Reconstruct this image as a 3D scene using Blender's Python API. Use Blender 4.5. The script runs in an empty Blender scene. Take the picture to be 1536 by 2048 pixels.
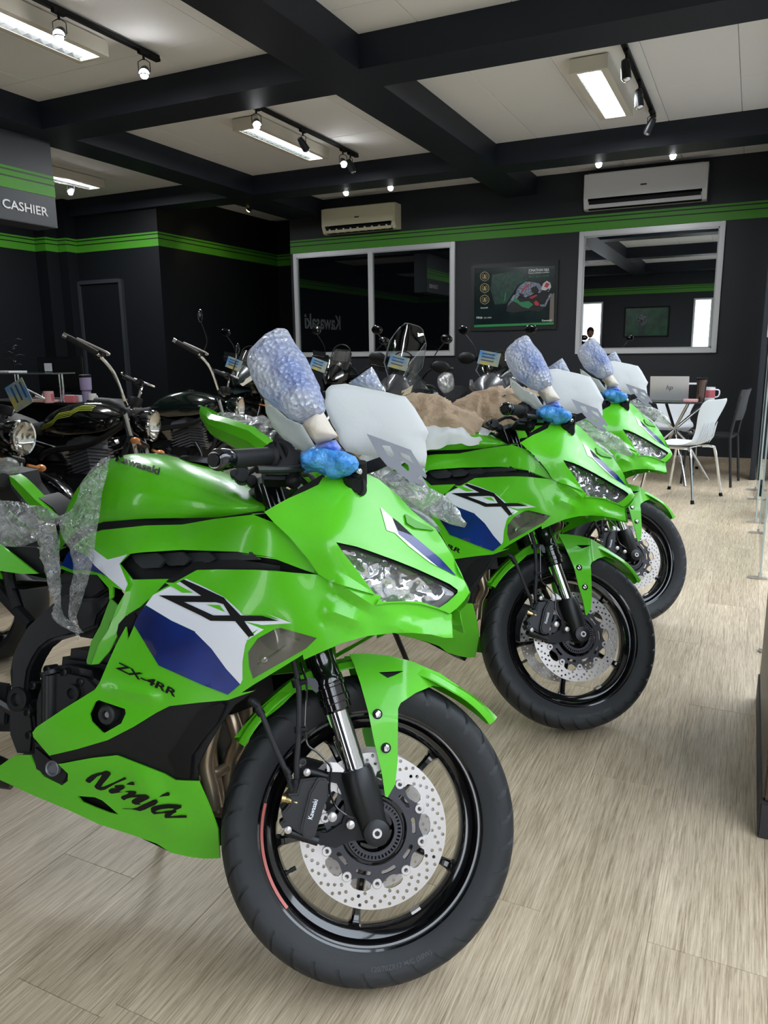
import bpy, bmesh, math, random
import numpy as np
from mathutils import Vector, Matrix, noise
from mathutils.geometry import delaunay_2d_cdt
from mathutils.bvhtree import BVHTree
random.seed(7)
PI = math.pi
COL = bpy.context.scene.collection
SC = bpy.context.scene

# ------------------------------------------------------------------ camera
YAW, PITCH, ROLL, FPX, CAMH = math.radians(25.5456), math.radians(11.8148), math.radians(-.6883), 1521.4, 1.23165
CAMP = np.array([0., 0., CAMH])
_ca, _sa = math.cos(YAW), math.sin(YAW)
FW = np.array([-_sa*math.cos(PITCH), _ca*math.cos(PITCH), -math.sin(PITCH)])
_r0 = np.array([_ca, _sa, 0.]); _u0 = np.cross(_r0, FW)
RI = math.cos(ROLL)*_r0 + math.sin(ROLL)*_u0
UP = -math.sin(ROLL)*_r0 + math.cos(ROLL)*_u0
cd = bpy.data.cameras.new('camera'); cam = bpy.data.objects.new('camera', cd); COL.objects.link(cam)
m = Matrix.Identity(4)
for i in range(3):
    m[i][0], m[i][1], m[i][2], m[i][3] = RI[i], UP[i], -FW[i], CAMP[i]
cam.matrix_world = m
cd.sensor_fit = 'VERTICAL'; cd.sensor_height = 36; cd.lens = FPX/2048*36; cd.clip_start = .02; cd.clip_end = 200
SC.camera = cam

# ------------------------------------------------------------------ world, exposure
w = bpy.data.worlds.new('world'); SC.world = w; w.use_nodes = True
nt = w.node_tree; bg = nt.nodes['Background']
tc = nt.nodes.new('ShaderNodeTexCoord'); sp = nt.nodes.new('ShaderNodeSeparateXYZ'); cr = nt.nodes.new('ShaderNodeValToRGB')
nt.links.new(tc.outputs['Generated'], sp.inputs[0]); nt.links.new(sp.outputs[2], cr.inputs[0]); nt.links.new(cr.outputs[0], bg.inputs[0])
cr.color_ramp.elements[0].position = .0; cr.color_ramp.elements[0].color = (.97, .98, 1, 1)
cr.color_ramp.elements[1].position = .6; cr.color_ramp.elements[1].color = (.78, .88, 1, 1)
bg.inputs[1].default_value = 5.8
SC.view_settings.view_transform = 'Standard'; SC.view_settings.look = 'None'
SC.view_settings.gamma = 1; SC.view_settings.use_curve_mapping = False
SC.view_settings.exposure = 0.0
SC.cycles.max_bounces = 10; SC.cycles.transparent_max_bounces = 24; SC.cycles.diffuse_bounces = 5
SC.cycles.glossy_bounces = 5
SC.cycles.use_denoising = True
SC.cycles.sample_clamp_indirect = 6

# ------------------------------------------------------------------ pixel helpers (photo pixels -> points in the room)
def ray(x, y):
    return FW + RI*(x-768)/FPX - UP*(y-1024)/FPX
def onz(x, y, z):
    d = ray(x, y); return CAMP + d*(z-CAMH)/d[2]
def ony(x, y, Y):
    d = ray(x, y); return CAMP + d*Y/d[1]
def onx(x, y, X):
    d = ray(x, y); return CAMP + d*X/d[0]

# ------------------------------------------------------------------ materials
def srgb(r, g, b):
    f = lambda c: c/12.92 if c <= .04045 else ((c+.055)/1.055)**2.4
    return (f(r/255), f(g/255), f(b/255), 1)
MATS = {}
def mat(name, col, rough=.5, metal=0, coat=0, emit=None, es=0, alpha=1, bump=None, spec=.5, noisecol=None, trans=0):
    m = bpy.data.materials.new(name); m.use_nodes = True
    b = m.node_tree.nodes['Principled BSDF']; L = m.node_tree.links; N = m.node_tree.nodes
    b.inputs['Base Color'].default_value = col; b.inputs['Roughness'].default_value = rough
    b.inputs['Metallic'].default_value = metal; b.inputs['Coat Weight'].default_value = coat
    b.inputs['Coat Roughness'].default_value = .03
    b.inputs['Specular IOR Level'].default_value = spec
    b.inputs['Transmission Weight'].default_value = trans
    if emit: b.inputs['Emission Color'].default_value = emit; b.inputs['Emission Strength'].default_value = es
    if alpha < 1: b.inputs['Alpha'].default_value = alpha
    if bump:
        t = N.new('ShaderNodeTexNoise'); t.inputs['Scale'].default_value = bump[0]; t.inputs['Detail'].default_value = 4
        tc = N.new('ShaderNodeTexCoord'); L.new(tc.outputs['Object'], t.inputs['Vector'])
        bp = N.new('ShaderNodeBump'); bp.inputs['Strength'].default_value = bump[1]; bp.inputs['Distance'].default_value = bump[2] if len(bump) > 2 else .003
        L.new(t.outputs['Fac'], bp.inputs['Height']); L.new(bp.outputs[0], b.inputs['Normal'])
    if noisecol:
        t = N.new('ShaderNodeTexNoise'); t.inputs['Scale'].default_value = noisecol[0]; t.inputs['Detail'].default_value = 3
        tc = N.new('ShaderNodeTexCoord'); L.new(tc.outputs['Object'], t.inputs['Vector'])
        r = N.new('ShaderNodeValToRGB'); r.color_ramp.elements[0].position = .35; r.color_ramp.elements[1].position = .65
        r.color_ramp.elements[0].color = col; r.color_ramp.elements[1].color = noisecol[1]
        L.new(t.outputs['Fac'], r.inputs[0]); L.new(r.outputs[0], b.inputs['Base Color'])
    MATS[name] = m
    return m
def film(name, tint=(1, 1, 1, 1), fac=.12, rough=.06, bscale=60, bstr=.6, voronoi=False, body=None, bodyfac=0, dist=.004, body2=None):
    """thin clear plastic: transparent sheet with glossy creases, optionally with a whitish body"""
    m = bpy.data.materials.new(name); m.use_nodes = True
    N = m.node_tree.nodes; L = m.node_tree.links; N.clear()
    out = N.new('ShaderNodeOutputMaterial'); tr = N.new('ShaderNodeBsdfTransparent'); gl = N.new('ShaderNodeBsdfGlossy')
    tr.inputs[0].default_value = tint; gl.inputs['Roughness'].default_value = rough
    mx = N.new('ShaderNodeMixShader'); fr = N.new('ShaderNodeFresnel')
    gb = N.new('ShaderNodeNewGeometry'); ir = N.new('ShaderNodeMapRange'); ir.inputs['To Min'].default_value = 1.5; ir.inputs['To Max'].default_value = 1/1.5
    L.new(gb.outputs['Backfacing'], ir.inputs['Value']); L.new(ir.outputs[0], fr.inputs[0])
    ad = N.new('ShaderNodeMath'); ad.operation = 'ADD'; ad.inputs[1].default_value = fac; ad.use_clamp = True
    tc = N.new('ShaderNodeTexCoord'); bp = N.new('ShaderNodeBump'); bp.inputs['Strength'].default_value = bstr; bp.inputs['Distance'].default_value = dist
    if voronoi:
        t = N.new('ShaderNodeTexVoronoi'); t.inputs['Scale'].default_value = bscale
        L.new(tc.outputs['Object'], t.inputs['Vector']); L.new(t.outputs['Distance'], bp.inputs['Height'])
    else:
        t = N.new('ShaderNodeTexNoise'); t.inputs['Scale'].default_value = bscale; t.inputs['Detail'].default_value = 5; t.inputs['Distortion'].default_value = 1.5
        L.new(tc.outputs['Object'], t.inputs['Vector']); L.new(t.outputs['Fac'], bp.inputs['Height'])
    if bstr > 0:
        L.new(bp.outputs[0], gl.inputs['Normal']); L.new(bp.outputs[0], fr.inputs['Normal'])
    L.new(fr.outputs[0], ad.inputs[0]); L.new(ad.outputs[0], mx.inputs[0]); L.new(tr.outputs[0], mx.inputs[1]); L.new(gl.outputs[0], mx.inputs[2])
    res = mx.outputs[0]
    if body:
        df = N.new('ShaderNodeBsdfDiffuse'); df.inputs[0].default_value = body
        tl = N.new('ShaderNodeBsdfTranslucent'); tl.inputs[0].default_value = body
        ma = N.new('ShaderNodeMixShader'); ma.inputs[0].default_value = .45; L.new(df.outputs[0], ma.inputs[1]); L.new(tl.outputs[0], ma.inputs[2])
        mb = N.new('ShaderNodeMixShader'); mb.inputs[0].default_value = bodyfac
        L.new(mx.outputs[0], mb.inputs[1]); L.new(ma.outputs[0], mb.inputs[2]); res = mb.outputs[0]
        if bstr > 0: L.new(bp.outputs[0], df.inputs['Normal'])
        if body2:
            t2 = N.new('ShaderNodeTexNoise'); t2.inputs['Scale'].default_value = body2[0]; L.new(tc.outputs['Object'], t2.inputs['Vector'])
            r2 = N.new('ShaderNodeValToRGB'); r2.color_ramp.elements[0].position = .48; r2.color_ramp.elements[1].position = .68; r2.color_ramp.elements[0].color = body; r2.color_ramp.elements[1].color = body2[1]
            L.new(t2.outputs['Fac'], r2.inputs[0]); L.new(r2.outputs[0], df.inputs[0]); L.new(r2.outputs[0], tl.inputs[0])
    L.new(res, out.inputs[0]); MATS[name] = m
    return m
GREEN = mat('lime_green_paint', srgb(90, 194, 30), .26, 0, .35, spec=.4)
GREEN2 = mat('lime_green_inner', srgb(78, 158, 38), .45)
WHITE = mat('white_graphic', srgb(232, 236, 244), .25, 0, .5)
BLUE = mat('blue_graphic', srgb(16, 58, 158), .25, 0, .5, noisecol=(4, srgb(8, 26, 84)))
BLK = mat('black_graphic', srgb(9, 9, 11), .55, spec=.25)
PLASTIC = mat('black_plastic', srgb(19, 20, 22), .5, spec=.3, bump=(400, .15, .001))
LOUVREHI = mat('louvre_highlight_plastic', srgb(44, 46, 49), .5)  # black vent plastic made lighter, the highlight on the louvre steps painted in
SATIN = mat('satin_black_metal', srgb(24, 25, 27), .40, .2)
GLOSSB = mat('gloss_black', srgb(9, 9, 11), .12, 0, .8)
RUB = mat('tyre_rubber', srgb(31, 33, 35), .55, spec=.4, bump=(160, .25, .001), noisecol=(9, srgb(38, 40, 42)))
RUB2 = mat('grip_rubber', srgb(30, 31, 33), .6)
STEEL = mat('brushed_steel', srgb(198, 193, 190), .34, .6, bump=(220, .1, .0005))
CHROME = mat('chrome', srgb(225, 228, 230), .07, 1)
HEADER = mat('exhaust_steel', srgb(206, 194, 176), .3, .75, noisecol=(6, srgb(176, 154, 128)))
GREY = mat('grey_metal', srgb(118, 120, 126), .45, .5)
DGREY = mat('dark_grey_anodised', srgb(62, 62, 66), .4, .6)
LENS = film('clear_lens', (1, 1, 1, 1), .01, .01, 30, 0)
SMOKE = film('smoked_lens', (.86, .85, .82, 1), .03, .03, 30, 0, body=srgb(150, 148, 144), bodyfac=.12)
SCREEN = film('windscreen_acrylic', (.80, .82, .82, 1), .02, .03, 30, 0)
CLING = film('clear_cling_film', (.97, .98, .99, 1), .12, .07, 60, 1.0, dist=.05, body=srgb(232, 235, 238), bodyfac=.14)
SHEET = film('clear_plastic_sheet', (.93, .94, .92, 1), .12, .12, 30, 1.0, dist=.02, body=srgb(216, 220, 214), bodyfac=.20)
BUBBLE = film('bubble_wrap', (.95, .97, 1, 1), .30, .10, 105, 1.0, True, body=srgb(240, 243, 250), bodyfac=.74, dist=.009, body2=(9, srgb(176, 194, 238)))
BUBIN = mat('blue_mirror_film', srgb(70, 104, 205), .4, bump=(50, 1, .01), noisecol=(18, srgb(170, 188, 230)))
FOAM = film('white_foam_sheet', (1, 1, 1, 1), .0, .5, 12, .35, body=srgb(236, 238, 238), bodyfac=.82, dist=.01)
FOAM2 = film('thin_foam_sheet', (1, 1, 1, 1), .0, .5, 12, .3, body=srgb(226, 232, 226), bodyfac=.62, dist=.01)
TAPE = mat('masking_tape', srgb(216, 206, 190), .6, bump=(60, .6, .006))
BLUEPL = mat('blue_plastic_film', srgb(54, 138, 216), .32, bump=(34, 1, .02), noisecol=(26, srgb(92, 168, 232)))
KRAFT = mat('brown_kraft_paper', srgb(186, 162, 134), .8, bump=(11, 1, .05), noisecol=(5, srgb(172, 146, 118)))
SEATM = mat('black_seat_vinyl', srgb(24, 24, 26), .6, bump=(260, .2, .001))
AMBER = mat('amber_lens', srgb(215, 140, 80), .15, 0, .6)
PINK = mat('pale_red_rim_arc', srgb(206, 112, 104), .35, 0, .3)
BRASS = mat('gold_fitting', srgb(190, 170, 120), .3, 1)

# ------------------------------------------------------------------ mesh helpers
def link(name, me, parent=None, m=None, angle=35, smooth=True):
    o = bpy.data.objects.new(name, me); COL.objects.link(o)
    if m is not None and len(me.materials) == 0: me.materials.append(m)
    if smooth and len(me.polygons):
        me.polygons.foreach_set('use_smooth', [True]*len(me.polygons))
        if angle < 180:
            me.set_sharp_from_angle(angle=math.radians(angle))
    if parent is not None: o.parent = parent
    return o
class MB:
    """collects vertices and faces into one mesh"""
    def __init__(s): s.v = []; s.f = []
    def add(s, v, f):
        n = len(s.v); s.v += [tuple(float(c) for c in p) for p in v]; s.f += [tuple(i+n for i in q) for q in f]; return s
    def box(s, c, size, rot=None, taper=1, bev=0):
        bm = bmesh.new(); bmesh.ops.create_cube(bm, size=1)
        for v in bm.verts:
            if v.co.z > 0: v.co.x *= taper; v.co.y *= taper
            v.co = Vector((v.co.x*size[0], v.co.y*size[1], v.co.z*size[2]))
        if bev: bmesh.ops.bevel(bm, geom=bm.edges[:], offset=bev, segments=2, affect='EDGES', clamp_overlap=True)
        if rot is not None: bmesh.ops.transform(bm, matrix=rot.to_4x4() if len(rot) == 3 else rot, verts=bm.verts)
        bm.verts.index_update()
        s.add([v.co + Vector(c) for v in bm.verts], [[v.index for v in f.verts] for f in bm.faces]); bm.free(); return s
    def tube(s, pts, r, n=8, cap=True):
        pts = [Vector(tuple(p)) for p in pts]; R = r if isinstance(r, (list, tuple)) else [r]*len(pts)
        k = len(pts); tan = []
        for i in range(k):
            t = (pts[min(i+1, k-1)] - pts[max(i-1, 0)]); t.normalize() if t.length > 1e-9 else None; tan.append(t if t.length > 0 else Vector((0, 0, 1)))
        a = Vector((0, 0, 1)) if abs(tan[0].z) < .9 else Vector((1, 0, 0))
        nrm = tan[0].cross(a).normalized(); V = []; F = []
        for i in range(k):
            nrm = (nrm - tan[i]*nrm.dot(tan[i])); nrm = nrm.normalized() if nrm.length > 1e-6 else tan[i].orthogonal().normalized()
            b = tan[i].cross(nrm)
            for j in range(n):
                t = 2*PI*j/n; V.append(pts[i] + (nrm*math.cos(t) + b*math.sin(t))*R[i])
        for i in range(k-1):
            for j in range(n):
                F.append((i*n+j, i*n+(j+1) % n, (i+1)*n+(j+1) % n, (i+1)*n+j))
        if cap: F.append(tuple(range(n-1, -1, -1))); F.append(tuple((k-1)*n+j for j in range(n)))
        return s.add(V, F)
    def lathe(s, prof, o=(0, 0, 0), axis='Y', n=48, a0=0, a1=2*PI, rot=None):
        """prof: list of (along axis, radius)"""
        full = abs(a1-a0-2*PI) < 1e-6; m_ = n if full else n+1; V = []; F = []
        for i in range(m_):
            t = a0+(a1-a0)*i/n; c, sn = math.cos(t), math.sin(t)
            for (h, r) in prof:
                p = {'Y': (r*c, h, r*sn), 'Z': (r*c, r*sn, h), 'X': (h, r*c, r*sn)}[axis]
                p = Vector(p)
                if rot is not None: p = rot @ p
                V.append(p + Vector(tuple(o)))
        k = len(prof)
        for i in range(n):
            i2 = (i+1) % m_
            for j in range(k-1): F.append((i*k+j, i*k+j+1, i2*k+j+1, i2*k+j))
        return s.add(V, F)
    def cyl(s, p0, p1, r0, r1=None, n=16): return s.tube([p0, p1], [r0, r0 if r1 is None else r1], n)
    def loft(s, secs, closed=False, cap=False):
        k = len(secs[0]); V = [p for q in secs for p in q]; F = []
        for i in range(len(secs)-1):
            for j in range(k if closed else k-1):
                F.append((i*k+j, i*k+(j+1) % k, (i+1)*k+(j+1) % k, (i+1)*k+j))
        if cap: F.append(tuple(range(k-1, -1, -1))); F.append(tuple((len(secs)-1)*k+j for j in range(k)))
        return s.add(V, F)
    def sphere(s, c, r, n=12, sc=(1, 1, 1)):
        return s.loft([[(c[0]+r*sc[0]*math.sin(PI*i/n)*math.cos(2*PI*j/(2*n)), c[1]+r*sc[1]*math.sin(PI*i/n)*math.sin(2*PI*j/(2*n)), c[2]+r*sc[2]*math.cos(PI*i/n)) for j in range(2*n)] for i in range(n+1)], True)
    def mirror(s):
        return s.add([(x, -y, z) for x, y, z in s.v], [tuple(reversed(f)) for f in s.f])
    def mesh(s, name):
        me = bpy.data.meshes.new(name); me.from_pydata(s.v, [], s.f); me.validate(); me.update()
        bm = bmesh.new(); bm.from_mesh(me); bmesh.ops.remove_doubles(bm, verts=bm.verts, dist=1e-6); bmesh.ops.recalc_face_normals(bm, faces=bm.faces); bm.to_mesh(me); bm.free()
        return me
    def obj(s, name, m, parent=None, angle=35, **k): return link(name, s.mesh(name), parent, m, angle, **k)
def tag(o, label=None, cat=None, group=None, kind=None):
    if label: o['label'] = label
    if cat: o['category'] = cat
    if group: o['group'] = group
    if kind: o['kind'] = kind
    return o
def thing(name, loc=(0, 0, 0), label=None, cat=None, group=None, rz=0):
    o = bpy.data.objects.new(name, None); COL.objects.link(o); o.location = loc; o.rotation_euler = (0, 0, rz); o.empty_display_size = .1
    return tag(o, label, cat, group)
def inpoly(x, y, P):
    c = False; j = len(P)-1
    for i in range(len(P)):
        if (P[i][1] > y) != (P[j][1] > y) and x < (P[j][0]-P[i][0])*(y-P[i][1])/(P[j][1]-P[i][1])+P[i][0]: c = not c
        j = i
    return c
def segd(x, y, a, b):
    dx, dy = b[0]-a[0], b[1]-a[1]; L = dx*dx+dy*dy
    t = 0 if L == 0 else max(0, min(1, ((x-a[0])*dx+(y-a[1])*dy)/L))
    return math.hypot(x-a[0]-t*dx, y-a[1]-t*dy)
def bdist(x, y, P): return min(segd(x, y, P[i], P[i-1]) for i in range(len(P)))
def tri2d(poly, holes=(), step=14, inner=()):
    """constrained triangulation of a polygon with holes, refined with a grid"""
    V = []; E = []
    for loop in [poly]+list(holes):
        n0 = len(V); pts = []
        for i in range(len(loop)):
            a, b = loop[i], loop[(i+1) % len(loop)]; k = max(1, int(math.hypot(b[0]-a[0], b[1]-a[1])/step))
            for t in range(k): pts.append((a[0]+(b[0]-a[0])*t/k, a[1]+(b[1]-a[1])*t/k))
        V += pts; E += [(n0+i, n0+(i+1) % len(pts)) for i in range(len(pts))]
    x0, x1 = min(p[0] for p in poly), max(p[0] for p in poly); y0, y1 = min(p[1] for p in poly), max(p[1] for p in poly)
    for seg in inner:
        n0 = len(V); k = max(1, int(math.hypot(seg[1][0]-seg[0][0], seg[1][1]-seg[0][1])/step))
        sp_ = [(seg[0][0]+(seg[1][0]-seg[0][0])*t/k, seg[0][1]+(seg[1][1]-seg[0][1])*t/k) for t in range(k+1)]
        V += sp_; E += [(n0+i, n0+i+1) for i in range(k)]
    y = y0+step*.5; r = 0
    while y < y1:
        x = x0+step*(.5 if r % 2 else 0)
        while x < x1:
            if inpoly(x, y, poly) and bdist(x, y, poly) > step*.45 and not any(inpoly(x, y, h) or bdist(x, y, h) < step*.45 for h in holes) and not any(segd(x, y, s_[0], s_[1]) < step*.45 for s_ in inner): V.append((x, y))
            x += step
        y += step*.87; r += 1
    o = delaunay_2d_cdt([Vector(p) for p in V], E, [], 0, 1e-4)
    vs, fs = o[0], o[2]; out = []
    for f in fs:
        cx = sum(vs[i].x for i in f)/len(f); cy = sum(vs[i].y for i in f)/len(f)
        if inpoly(cx, cy, poly) and not any(inpoly(cx, cy, h) for h in holes): out.append(tuple(f))
    used = sorted({i for f in out for i in f}); mp = {a: b for b, a in enumerate(used)}
    return [(vs[i].x, vs[i].y) for i in used], [tuple(mp[i] for i in f) for f in out]
def shell(V, F, off):
    """give an open sheet a thickness: off is a vector or a function of the index"""
    n = len(V); g = off if callable(off) else (lambda i: off)
    W = [tuple(np.array(V[i])+np.array(g(i))) for i in range(n)]
    E = {}
    for f in F:
        for i in range(len(f)):
            a, b = f[i], f[(i+1) % len(f)]
            E[(a, b)] = 1
    sides = [(b, a, a+n, b+n) for (a, b) in E if (b, a) not in E]
    return list(V)+W, list(F)+[tuple(i+n for i in reversed(f)) for f in F]+sides
def text2d(s, size=1, offset=0, shear=0, align='LEFT', spacing=1, thick=0, bevel=0, res=3):
    cu = bpy.data.curves.new('t', 'FONT'); cu.body = s; cu.size = size; cu.offset = offset; cu.shear = shear; cu.align_x = align
    cu.space_character = spacing; cu.resolution_u = res; cu.extrude = thick; cu.fill_mode = 'FRONT' if not thick else 'BOTH'
    o = bpy.data.objects.new('t', cu); COL.objects.link(o); bpy.context.view_layer.update()
    me = bpy.data.meshes.new_from_object(o.evaluated_get(bpy.context.evaluated_depsgraph_get()))
    v = [tuple(x.co) for x in me.vertices]; f = [tuple(p.vertices) for p in me.polygons]
    bpy.data.objects.remove(o); bpy.data.meshes.remove(me)
    return v, f
def stroke(pts, wd):
    """thick brush line -> polygon"""
    L, Rr = [], []
    for i, p in enumerate(pts):
        a = pts[max(i-1, 0)]; b = pts[min(i+1, len(pts)-1)]; dx, dy = b[0]-a[0], b[1]-a[1]; l = math.hypot(dx, dy) or 1
        nx, ny = -dy/l, dx/l; w_ = (wd[i] if isinstance(wd, (list, tuple)) else wd)/2
        L.append((p[0]+nx*w_, p[1]+ny*w_)); Rr.append((p[0]-nx*w_, p[1]-ny*w_))
    return L+Rr[::-1]

# ================================================================== the room
def struct(name, mb, m, parent=None, angle=35, **k):
    o = mb.obj(name, m, parent, angle, **k)
    if parent is None: o['kind'] = 'structure'
    return o
MATTE = mat('charcoal_wall_paint', srgb(30, 34, 40), .5, spec=.4); SHADEW = mat('shaded_charcoal_paint', srgb(15, 18, 23), .55, spec=.3)  # second tone: charcoal darkened on left and recess walls, light falloff painted in
MATTEL = mat('dark_beam_paint', srgb(30, 35, 45), .5, spec=.3)
TRIMG = mat('green_stripe_paint', srgb(74, 150, 36), .5)
ALU = mat('white_aluminium', srgb(205, 206, 208), .35, .2)
def wood():
    m = bpy.data.materials.new('vinyl_wood'); m.use_nodes = True; N = m.node_tree.nodes; L = m.node_tree.links; b = N['Principled BSDF']
    tc = N.new('ShaderNodeTexCoord'); oi = N.new('ShaderNodeObjectInfo'); ad = N.new('ShaderNodeVectorMath'); ad.operation = 'MULTIPLY_ADD'
    geo = N.new('ShaderNodeNewGeometry')
    mul = N.new('ShaderNodeVectorMath'); mul.operation = 'SCALE'; cx = N.new('ShaderNodeCombineXYZ')
    L.new(oi.outputs['Random'], cx.inputs[0]); L.new(oi.outputs['Random'], cx.inputs[1]); L.new(cx.outputs[0], mul.inputs[0]); mul.inputs['Scale'].default_value = 37
    su = N.new('ShaderNodeVectorMath'); su.operation = 'ADD'; L.new(geo.outputs['Position'], su.inputs[0]); L.new(mul.outputs[0], su.inputs[1])
    def noise_(sx, sy, det, dist=0, rough=.6):
        mp = N.new('ShaderNodeMapping'); mp.inputs['Scale'].default_value = (sx, sy, 1); L.new(su.outputs[0], mp.inputs['Vector'])
        t = N.new('ShaderNodeTexNoise'); t.inputs['Scale'].default_value = 1; t.inputs['Detail'].default_value = det; t.inputs['Distortion'].default_value = dist; t.inputs['Roughness'].default_value = rough
        L.new(mp.outputs[0], t.inputs['Vector']); return t
    fine = noise_(330, 9, 5, .5, .75); mid = noise_(90, 3, 4, 1.4); big = noise_(4.5, 1.1, 2, .4)
    r1 = N.new('ShaderNodeValToRGB'); r1.color_ramp.elements[0].position = .38; r1.color_ramp.elements[1].position = .58
    r1.color_ramp.elements[0].color = srgb(126, 108, 84); r1.color_ramp.elements[1].color = srgb(224, 205, 176); L.new(fine.outputs['Fac'], r1.inputs[0])
    r2 = N.new('ShaderNodeValToRGB'); r2.color_ramp.elements[0].position = .36; r2.color_ramp.elements[1].position = .62
    r2.color_ramp.elements[0].color = srgb(166, 145, 116); r2.color_ramp.elements[1].color = srgb(224, 206, 178); L.new(mid.outputs['Fac'], r2.inputs[0])
    mx = N.new('ShaderNodeMix'); mx.data_type = 'RGBA'; mx.inputs[0].default_value = .5; L.new(r1.outputs[0], mx.inputs[6]); L.new(r2.outputs[0], mx.inputs[7])
    r3 = N.new('ShaderNodeValToRGB'); r3.color_ramp.elements[0].position = .3; r3.color_ramp.elements[1].position = .7
    r3.color_ramp.elements[0].color = (.74, .73, .72, 1); r3.color_ramp.elements[1].color = (1.0, 1.0, 1.0, 1); L.new(big.outputs['Fac'], r3.inputs[0])
    m2 = N.new('ShaderNodeMix'); m2.data_type = 'RGBA'; m2.blend_type = 'MULTIPLY'; m2.inputs[0].default_value = .8; L.new(mx.outputs[2], m2.inputs[6]); L.new(r3.outputs[0], m2.inputs[7])
    L.new(m2.outputs[2], b.inputs['Base Color']); b.inputs['Roughness'].default_value = .42
    bp = N.new('ShaderNodeBump'); bp.inputs['Strength'].default_value = .3; bp.inputs['Distance'].default_value = .001; L.new(fine.outputs['Fac'], bp.inputs['Height']); L.new(bp.outputs[0], b.inputs['Normal'])
    return m
WOOD = wood()
floor = struct('floor', MB().box((-4.2, 4.0, -.054), (9.4, 13.8, .1)), mat('floor_screed', srgb(96, 84, 68), .7))
PW, PLn = .2285, 1.22
PHASE = {0: 1.495, -1: 2.115, -2: 1.489, -3: .25, -4: .9, -5: .865}
meshes = {}
def plank(x0, x1, y0, y1):
    key = (round(x1-x0, 3), round(y1-y0, 3)); g = .0004
    if key not in meshes:
        w_, l_ = key; mb = MB(); b_ = .0006; mb.loft([[(g, g, -.004), (w_-g, g, -.004), (w_-g, l_-g, -.004), (g, l_-g, -.004)], [(g, g, -.0009), (w_-g, g, -.0009), (w_-g, l_-g, -.0009), (g, l_-g, -.0009)], [(g+b_, g+b_, 0), (w_-g-b_, g+b_, 0), (w_-g-b_, l_-g-b_, 0), (g+b_, l_-g-b_, 0)]], True)
        mb.f.append((8, 9, 10, 11)); me = bpy.data.meshes.new('plank'); me.from_pydata(mb.v, [], mb.f); me.materials.append(WOOD); meshes[key] = me
    o = bpy.data.objects.new('plank', meshes[key]); COL.objects.link(o); o.location = (x0, y0, 0); o.parent = floor; return o
XB = -.107
for c in range(-26, 3):
    x0 = XB+c*PW; x1 = x0+PW; ph = PHASE.get(c, random.random()*PLn); ys = 0.3 if c > -12 else (1.2 if c > -18 else 2.4)
    y = ph % PLn
    while y > ys: y -= PLn
    while y < 9.6:
        a, b = max(y, ys), min(y+PLn, 9.6)
        if b-a > .02: plank(x0, x1, a, b)
        y += PLn
struct('floor', MB().box((-3.9, -.65, -.002), (8.8, 1.895, .004)), WOOD)
struct('floor', MB().box((20.5, 4, -.08), (40, 50, .1)), mat('pavement', srgb(124, 122, 118), .8, noisecol=(3, srgb(108, 106, 102)))).name = 'ground'
bl = struct('wall_sky_blocker', MB().box((15, 4, 4.5), (1, 60, 9.2)), mat('sky_blocker_render', srgb(120, 116, 110), .8, noisecol=(.8, srgb(100, 98, 96))))  # unseen street facade, made tall and dark to block sky light from deep walls
for k in range(7):
    MB().box((14.48, -10+k*5, 1.3), (.1, 3.6, 2.5)).obj('shutter', mat('shutter_%d' % k, srgb(*[(150, 140, 120), (110, 118, 124), (170, 168, 160)][k % 3]), .5), bl)
# ceiling: base, boards and beams
ZC, ZB = 3.28, 3.07
TILEM = mat('ceiling_board', srgb(238, 237, 235), .8, bump=(90, .35, .002))
ceil = struct('ceiling', MB().box((-4.2, 4.6, ZC+.06), (9.4, 12.6, .1)), mat('ceiling_base', srgb(150, 150, 152), .8))
tm = MB(); bmw, bml = .606, 1.216
tm.loft([[(0, 0, 0), (bmw, 0, 0), (bmw, bml, 0), (0, bml, 0)], [(0, 0, -.008), (bmw, 0, -.008), (bmw, bml, -.008), (0, bml, -.008)], [(.002, .002, -.010), (bmw-.002, .002, -.010), (bmw-.002, bml-.002, -.010), (.002, bml-.002, -.010)]], True)
tm.f.append((11, 10, 9, 8)); tme = bpy.data.meshes.new('ceiling_board'); tme.from_pydata(tm.v, [], tm.f); tme.materials.append(TILEM)
for i in range(15):
    for j in range(11):
        x, y = -8.79+.61*i, -1.55+1.22*j
        if y > 9.6 and x > -6: continue
        if x > .2: continue
        if y > 10: continue
        o = bpy.data.objects.new('ceiling_board', tme); COL.objects.link(o); o.location = (x, y, ZC+.010); o.parent = ceil
for x0, x1 in ((-2.88, -2.5), (-5.82, -5.45), (.16, .52)):
    struct('beam', MB().box(((x0+x1)/2, 4.0, (ZB+ZC)/2+.01), (x1-x0, 11.2, ZC-ZB+.02)), MATTEL, ceil)
for y0, y1 in ((-1.3, -.9), (1.9, 2.27), (4.93, 5.30), (7.95, 8.32)):
    for xa, xb in ((-8.9, -5.82), (-5.45, -2.88), (-2.5, .16)):
        struct('beam', MB().box(((xa+xb)/2, (y0+y1)/2, (ZB+ZC)/2+.01), (xb-xa, y1-y0, ZC-ZB+.02)), MATTEL, ceil)
struct('beam', MB().box((-5.9, 8.96, (ZB+ZC)/2+.01), (.2, 1.3, ZC-ZB+.02)), MATTEL, ceil)
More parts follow.
